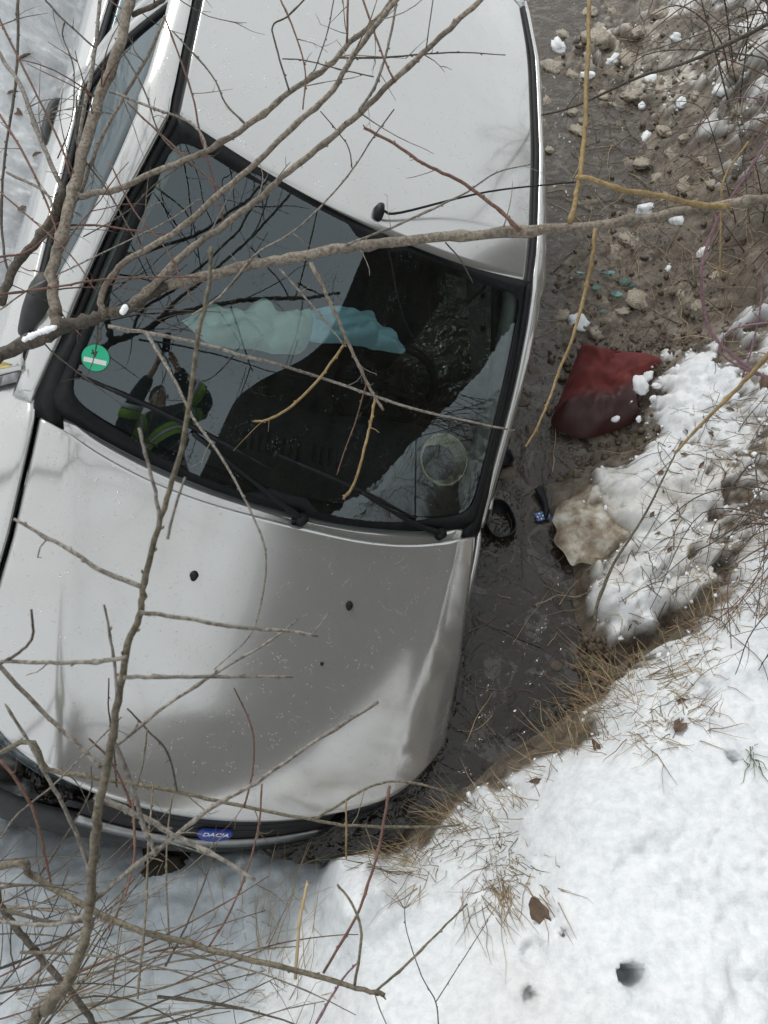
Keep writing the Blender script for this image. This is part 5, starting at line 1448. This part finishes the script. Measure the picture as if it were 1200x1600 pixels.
leaf(846, 1424, 52, 40, -1.0, 'large brown leaf folded upright in the near snow bank', MT['leaf'], .7, lift=.02)
leaf(985, 1040, 36, 22, .8, 'dark brown leaf among the grass at the top of the near bank', MT['leaf'], .4)
leaf(1062, 1132, 40, 22, .9, 'curled brown leaf in the grass patch facing the right edge', MT['leaf'], -.3)
leaf(928, 1168, 26, 16, 2.0, 'small folded tan leaf on the bank grass above the water', MT['leaf'], .3)
leaf(838, 1221, 24, 10, .1, 'flat dead leaf on the snow tip of the near bank', MT['leaf'], .1)
leaf(1188, 602, 34, 18, 1.4, 'dark leaf at the right edge of the snow slope', MT['leaf'], .2)
leaf(1062, 1096, 18, 9, .2, 'leaf fragment between two snow lumps on the near bank', MT['leaf'], .2)
for x, y in [(1070,672),(1110,680),(1038,768),(1032,740),(1028,835),(1052,815),(1125,870),(1068,712),(1095,728),(1150,885),(1170,780),(1045,860),(1018,805),(1140,642)]:
    leaf(x, y, rnd.uniform(9, 15), rnd.uniform(5, 9), rnd.uniform(0, 6), 'tiny dead leaf scrap lying on the right snow slope', MT['leaf'], .15, 'leaf scraps on the right snow slope', .006)
for x, y in [(20,150),(40,95),(30,180),(95,180),(35,330),(60,245)]:
    leaf(x, y, rnd.uniform(14, 26), rnd.uniform(8, 14), rnd.uniform(0, 6), 'dark leaf scrap on the far snow beyond the car', MT['leaf'], .15, 'leaf scraps on the snow beyond the car', .01)
# yellow leaf caught on the wing at the left edge
yl = MB().grid(np.array([[((t_ - .5) * .045, q * .012 * math.sin(math.pi * min(.98, t_ + .05)), .004 * abs(q)) for q in (-1, -.5, 0, .5, 1)] for t_ in np.linspace(0, 1, 7)])).build('yellow_leaf', MT['yleaf'])
yl.location = tuple(c2w(pix_car(8, 576, .95)) + np.array([0, 0, .012])); yl.rotation_euler = (.2, .5, .5)
solid(yl, .0008, 0); tag(yl, 'pale yellow leaf stuck on the car wing at the left edge', 'leaf')
# snow on the bough, on the roof strip, in the scuttle
def snow_cap(px, d, name, label, sz, n=5):
    o = empty(name, tuple(atd(*px[0], d))); 
    b = MB(); V0, F0 = ico(2, n, .3, (1, 1, .7), 2)
    for k in range(n):
        t_ = k / max(1, n - 1); i = t_ * (len(px) - 1); j = min(int(i), len(px) - 2) if len(px) > 1 else 0
        x, y = (np.array(px[j]) + (np.array(px[min(j + 1, len(px) - 1)]) - np.array(px[j])) * (i - j))
        b.add(V0 * sz * rnd.uniform(.7, 1.15) + atd(x, y, d) - np.array(o.location), F0)
    bpy.data.objects.remove(o)
    m = b.build(name, MT['snow']); m.location = tuple(atd(*px[0], d)); tag(m, label, 'snow'); return m
snow_cap([(40,530),(60,520),(85,512),(70,516)], 1.575, 'snow_tuft', 'strip of snow lying on the dark bough at the left', .0075, 14)
snow_cap([(192,487),(196,480)], 1.585, 'snow_tuft', 'small snow tuft in the fork of the bough over the windscreen', .007, 5)
def car_lumps(pxs, z, sz, label, n):
    b = MB(); V0, F0 = ico(2, 3, .35, (1, 1, .6), 2.4); c0 = c2w(pix_car(*pxs[0], z))
    for k in range(n):
        i = rnd.uniform(0, len(pxs) - 1.001); j = int(i)
        x, y = np.array(pxs[j]) + (np.array(pxs[j + 1]) - np.array(pxs[j])) * (i - j)
        b.add(V0 * sz * rnd.uniform(.5, 1.2) + c2w(pix_car(x + rnd.uniform(-3, 3), y + rnd.uniform(-3, 3), z)) - c0, F0)
    o = b.build('snow_patch', MT['snow']); o.location = tuple(c0); tag(o, label, 'snow'); return o
car_lumps([(640,836),(680,832),(705,834),(728,834)], .962, .009, 'line of crumbly snow in the gap behind the bonnet', 46)
car_lumps([(815,222),(822,230),(828,238)], 1.415, .008, 'small smear of snow on the roof edge above the stream', 10)
# bent grass blade on the bonnet
gbp = [(619,1040),(632,1022),(650,1009),(668,1008),(682,1020),(690,1036)]
Q = crom([c2w(pix_car(x, y, .90)) + np.array([0, 0, .02]) for x, y in gbp], 5)
o = MB().tube(Q - Q[0], np.linspace(.0013, .0007, len(Q)), 5).build('grass_blade', MT['straw2']); o.location = tuple(Q[0]); tag(o, 'bent dry grass blade lying on the bonnet', 'grass')
# dark stump or clod below the grille
V, Fc = ico(3, 77, .5, (1, .9, .7), 2.2)
o = MB().add(V * .065, Fc).build('mud_clod', MT['dark_brown']); o.location = tuple(on_ground(258, 1352, .0)); tag(o, 'large dark clod sticking out of the snow under the grille badge', 'clod')

# ---------------------------------------------------------------- dry grass along the banks
def grass(name, patches, label, seed, mats=(MT['straw'], MT['straw2'], MT['grassg'])):
    rg = np.random.default_rng(seed); b = MB()
    for (x0, y0, sx, sy, n, L, lean) in patches:
        a0 = rg.uniform(0, 6.28)
        for k in range(int(n * .6)):
            p = on_ground(x0 + rg.normal() * sx * 1.25, y0 + rg.normal() * sy)
            p[2] -= .004
            a_ = a0 + rg.normal() * .75 + (3.14 if rg.random() < .25 else 0); ld = np.array([math.cos(a_), math.sin(a_), 0]) * .75 + np.array([lean[0], lean[1], 0]) * 2.2
            l_ = L * rg.uniform(.4, 1.3); up = rg.uniform(.0, .32) if rg.random() < .85 else rg.uniform(.5, .9)
            pts_ = []
            for t_ in (0, .3, .6, .85, 1):
                pts_.append(p + ld * l_ * t_ * (.4 + .6 * t_) + np.array([0, 0, 1]) * l_ * up * (t_ - .8 * t_ * t_) + np.array([rg.normal(), rg.normal(), 0]) * l_ * .06 * t_)
            pts_ = np.array(pts_)
            for q in range(1, 5): pts_[q, 2] = max(pts_[q, 2], terrain_h(pts_[q, 0], pts_[q, 1]) + .004)
            w_ = rg.uniform(.0006, .0016); b.tube(pts_, [w_, w_, w_ * .85, w_ * .6, w_ * .25], 3, mi=int(rg.choice(3, p=(.55, .36, .09))), caps=False)
    o = b.build(name, list(mats)); tag(o, label, 'grass', kind='stuff'); return o
grass('dry_grass', [(905,1148,22,16,110,.10,(-.3,.2)),(950,1100,26,20,130,.11,(-.2,.2)),(1020,1060,30,22,140,.11,(.1,.2)),(1050,1110,24,24,110,.10,(.2,0)),(1010,1150,22,18,70,.10,(0,-.2)),(1075,1010,24,14,80,.10,(0,.3)),
   (1120,975,22,12,60,.10,(0,.3)),(985,1020,18,16,60,.09,(-.3,.1)),(960,1060,16,14,50,.12,(-.4,.3)),(880,1170,14,10,35,.09,(-.3,.3)),(1190,960,12,10,30,.09,(0,.3))], 'dry yellow grass hanging along the top of the near bank', 11)
grass('dry_grass', [(790,1350,18,24,150,.10,(-.1,-.2)),(765,1390,16,16,70,.09,(0,-.3)),(720,1285,24,12,100,.10,(-.4,.1)),(745,1265,18,8,60,.10,(-.3,.2)),(650,1350,18,18,80,.10,(-.3,-.1)),(690,1320,26,14,80,.09,(-.3,0)),
   (770,1310,18,14,50,.08,(-.1,-.1)),(820,1260,18,10,36,.09,(-.2,.1)),(850,1210,12,8,24,.10,(-.2,.3)),(600,1345,14,8,36,.09,(-.3,.1)),(850,1390,8,10,20,.08,(0,-.2))], 'dry straw grass tufts along the lower bank by the bumper', 12)
grass('dry_grass', [(1110,960,26,14,50,.12,(0,.4)),(1040,985,24,12,36,.12,(0,.3)),(1160,450,30,50,60,.16,(-.2,.1)),(1080,430,36,40,50,.15,(0,.2)),(1100,320,40,40,50,.16,(0,.2)),(1010,600,20,14,24,.10,(0,.2)),(960,240,40,30,30,.14,(.2,.1)),
   (1175,840,12,10,24,.14,(-.2,.2)),(1020,420,30,30,40,.12,(.1,.2))], 'sparse dry grass stalks over the mud and snow at the right', 13)
grass('dry_grass', [(400,1440,40,30,36,.22,(.2,.2)),(440,1530,24,30,50,.20,(0,.3)),(330,1560,50,20,36,.2,(0,.3)),(60,1570,30,16,60,.25,(.5,.1))], 'long pale grass stalks among the stems at the bottom left', 14, (MT['straw2'], MT['straw2'], MT['straw']))
grass('green_grass', [(1172,1180,4,10,26,.05,(0,-.2)),(1120,715,10,6,16,.05,(0,.2)),(990,690,8,5,20,.05,(0,.2)),(1090,70,30,20,60,.07,(0,.1)),(1060,500,20,14,30,.06,(0,.1))], 'few green grass blades poking through snow and mud', 15, (MT['grassg'], MT['grassg'], MT['straw']))

# twig litter on the banks
def litter(boxes, n, seed, label):
    rg = np.random.default_rng(seed); b = MB()
    for k in range(n):
        x0, y0, x1, y1 = boxes[rg.integers(len(boxes))]
        p = at(rg.uniform(x0, x1), rg.uniform(y0, y1), .2); a_ = rg.uniform(0, 6.28); L = rg.uniform(.04, .30)
        Q = []
        for t_ in np.linspace(0, 1, 6):
            a_ += rg.normal() * .22; p = p + np.array([math.cos(a_), math.sin(a_), 0]) * L / 5
            Q.append((p[0], p[1], max(terrain_h(p[0], p[1]), 0.) + .004 + .03 * rg.random() * (k % 3 == 0)))
        w_ = rg.uniform(.0007, .0020)
        b.tube(crom(Q, 2), np.linspace(w_, w_ * .5, 11), 4, mi=int(rg.integers(4)), caps=False)
    o = b.build('twig_litter', [DK, RD, OL, ST]); tag(o, label, 'twigs', kind='stuff')
litter([(900,0,1200,320),(960,250,1200,560),(1040,640,1200,980)], 700, 21, 'thin broken twigs littering the muddy bank and the dirty snow')
litter([(960,760,1200,980),(840,60,1000,500)], 120, 22, 'fine dark twigs scattered on the right snow slope and stream edge')
litter([(770,620,900,1000),(700,1000,880,1200),(840,100,960,480)], 70, 23, 'small twigs and stalks floating on the ditch water')

# the person taking the picture, mirrored in the windscreen: stands on the near bank behind the viewer
def skin_mesh(name, chains, mat, parent, levels=1):
    import bmesh
    bm = bmesh.new(); lay = bm.verts.layers.skin.verify(); seen = {}; first = True
    for ch in chains:
        prev = None
        for (x, y, z, r_) in ch:
            key = (round(x, 3), round(y, 3), round(z, 3))
            if key not in seen:
                v = bm.verts.new((x, y, z)); v[lay].radius = (r_, r_); v[lay].use_root = first; first = False; seen[key] = v
            v = seen[key]
            if prev is not None and prev is not v and bm.edges.get((prev, v)) is None: bm.edges.new((prev, v))
            prev = v
    me = bpy.data.meshes.new(name); bm.to_mesh(me); bm.free()
    o = link(name, me, mat, parent)
    sk = o.modifiers.new('skin', 'SKIN'); sk.use_smooth_shade = True
    sb = o.modifiers.new('smooth', 'SUBSURF'); sb.levels = sb.render_levels = levels
    return o
px0, py0 = .10, -.70; gz0 = terrain_h(px0, py0)
man = empty('person', (px0, py0, gz0)); tag(man, 'person in dark clothes with yellow green bands holding up a phone', 'person')
SKIN = simple('skin', (.45, .28, .20), .55, .1, 40); CLOTH = simple('dark_work_cloth', (.012, .016, .017), .9, .3, 60); HIVIS = simple('yellow_green_band', (.24, .42, .03), .6, .1, 60)
REFL = simple('grey_reflective_tape', (.55, .56, .56), .4, .1, 60); BOOT = simple('black_boot_leather', (.012, .012, .012), .5, .3, 50); HAIR = simple('dark_hair', (.02, .015, .01), .7, .3, 80)
hz_ = 2.72 - gz0
hip, chest, neck, head = .92, 1.22, 1.47, 1.62
body = [[(0,0,hip,.12),(0,.0,1.08,.12),(0,.01,chest,.125),(0,.01,1.38,.10),(0,.03,neck,.055),(0,.06,1.55,.06),(0,.075,head,.095),(0,.07,1.70,.075)]]
for s_ in (-1, 1):
    hx = -.10 + s_ * .075
    body.append([(0,0,hip,.12),(s_*.10,0,.84,.085),(s_*.12,.02,.48,.058),(s_*.12,-.02,.10,.042),(s_*.125,.10,.05,.035)])
    body.append([(0,.01,1.38,.10),(s_*.18,.01,1.39,.06),(s_*.42,.20,1.26,.046),(hx + s_*.14,.40,hz_ - .10,.040),(hx + s_*.02,.60,hz_ - .06,.028),(hx,.625,hz_ - .035,.026)])
    for f_, (dx, dz, ln) in enumerate(((.0, .045, .05), (.0, .025, .055), (.0, .005, .05), (.0, -.015, .04))):
        body.append([(hx,.625,hz_ - .035,.026),(hx + s_*.004,.645,hz_ - .02 + dz*.5,.009),(hx - s_*.012,.662,hz_ - .03 + dz,.008),(hx - s_*ln,.668,hz_ - .03 + dz,.007)])
    body.append([(hx,.625,hz_ - .035,.026),(hx - s_*.025,.618,hz_ - .02,.010),(hx - s_*.045,.625,hz_,.008)])
skin_mesh('body', body, SKIN, man)
jk = [[(0,0,.82,.185),(0,0,.98,.175),(0,.01,chest,.19),(0,.01,1.38,.16),(0,.03,1.455,.085)]]
for s_ in (-1, 1):
    hx = -.10 + s_ * .075
    jk.append([(0,.01,1.38,.16),(s_*.18,.01,1.39,.115),(s_*.42,.20,1.26,.105),(hx + s_*.14,.40,hz_ - .10,.085),(hx + s_*.05,.54,hz_ - .08,.062)])
skin_mesh('jacket', jk, CLOTH, man)
tr = [[(0,0,.94,.140),(0,0,.90,.14)]]
for s_ in (-1, 1): tr.append([(0,0,.90,.14),(s_*.10,0,.82,.105),(s_*.12,.02,.48,.082),(s_*.12,-.02,.12,.070)])
skin_mesh('trousers', tr, CLOTH, man)
for s_ in (-1, 1):
    skin_mesh('boot', [[(s_*.12,-.03,.14,.06),(s_*.12,-.02,.06,.055),(s_*.125,.06,.045,.048),(s_*.128,.13,.035,.040)]], BOOT, man)
    hx = -.10 + s_ * .075
    A_, B_ = np.array([s_*.18,.01,1.39]), np.array([s_*.42,.20,1.26]); C_ = np.array([hx + s_*.14,.40,hz_ - .10])
    for P0, P1, q0, q1, r_, m_ in ((A_, B_, .30, .50, .120, HIVIS), (A_, B_, .52, .66, .118, REFL), (A_, B_, .68, .86, .116, HIVIS), (B_, C_, .40, .60, .104, HIVIS), (B_, C_, .62, .74, .101, REFL)):
        MB().tube([P0 + (P1 - P0) * q0, P0 + (P1 - P0) * q1], r_, 16).build('arm_band', m_, man)
th = np.linspace(0, 2 * math.pi, 25)[:-1]
for z0, z1, m_ in ((1.06, 1.11, HIVIS), (1.115, 1.145, REFL), (1.15, 1.20, HIVIS)):
    MB().grid(np.array([[(.215 * math.cos(t_), .005 + .20 * math.sin(t_), z) for z in (z0, z1)] for t_ in th]), closed_u=True).build('chest_band', m_, man)
V, Fc = ico(2, 3, .05, (.088, .098, .085)); MB().add(V + np.array([0, .045, 1.70]), Fc).build('hair', HAIR, man)
fc = MB(); fc.tube([(0, .165, 1.645), (0, .185, 1.605), (0, .168, 1.595)], [.010, .014, .010], 8)
fc.build('nose', SKIN, man)
for s_ in (-1, 1):
    V, Fc = ico(1, 3, .0, (.012, .008, .012)); MB().add(V + np.array([s_ * .032, .158, 1.635]), Fc).build('eye', MT['white'], man)
    V, Fc = ico(1, 4, .1, (.010, .022, .032)); MB().add(V + np.array([s_ * .092, .07, 1.62]), Fc).build('ear', SKIN, man)
MB().tube([(-.025, .160, 1.565), (0, .166, 1.562), (.025, .160, 1.565)], .006, 6).build('mouth', simple('lips', (.35, .16, .13), .5, .1, 40), man)
ph = MB().box((-.038, -.012, -.078), (.038, -.003, .078)).build('phone', MT['black'], None, False)
bevel(ph, .004); ph.matrix_world = cam.matrix_world @ Matrix.Translation((-.0, .06, .028)) @ Matrix.Rotation(math.radians(-90), 4, 'X')
tag(ph, 'black phone held up in both hands on the near bank', 'phone')
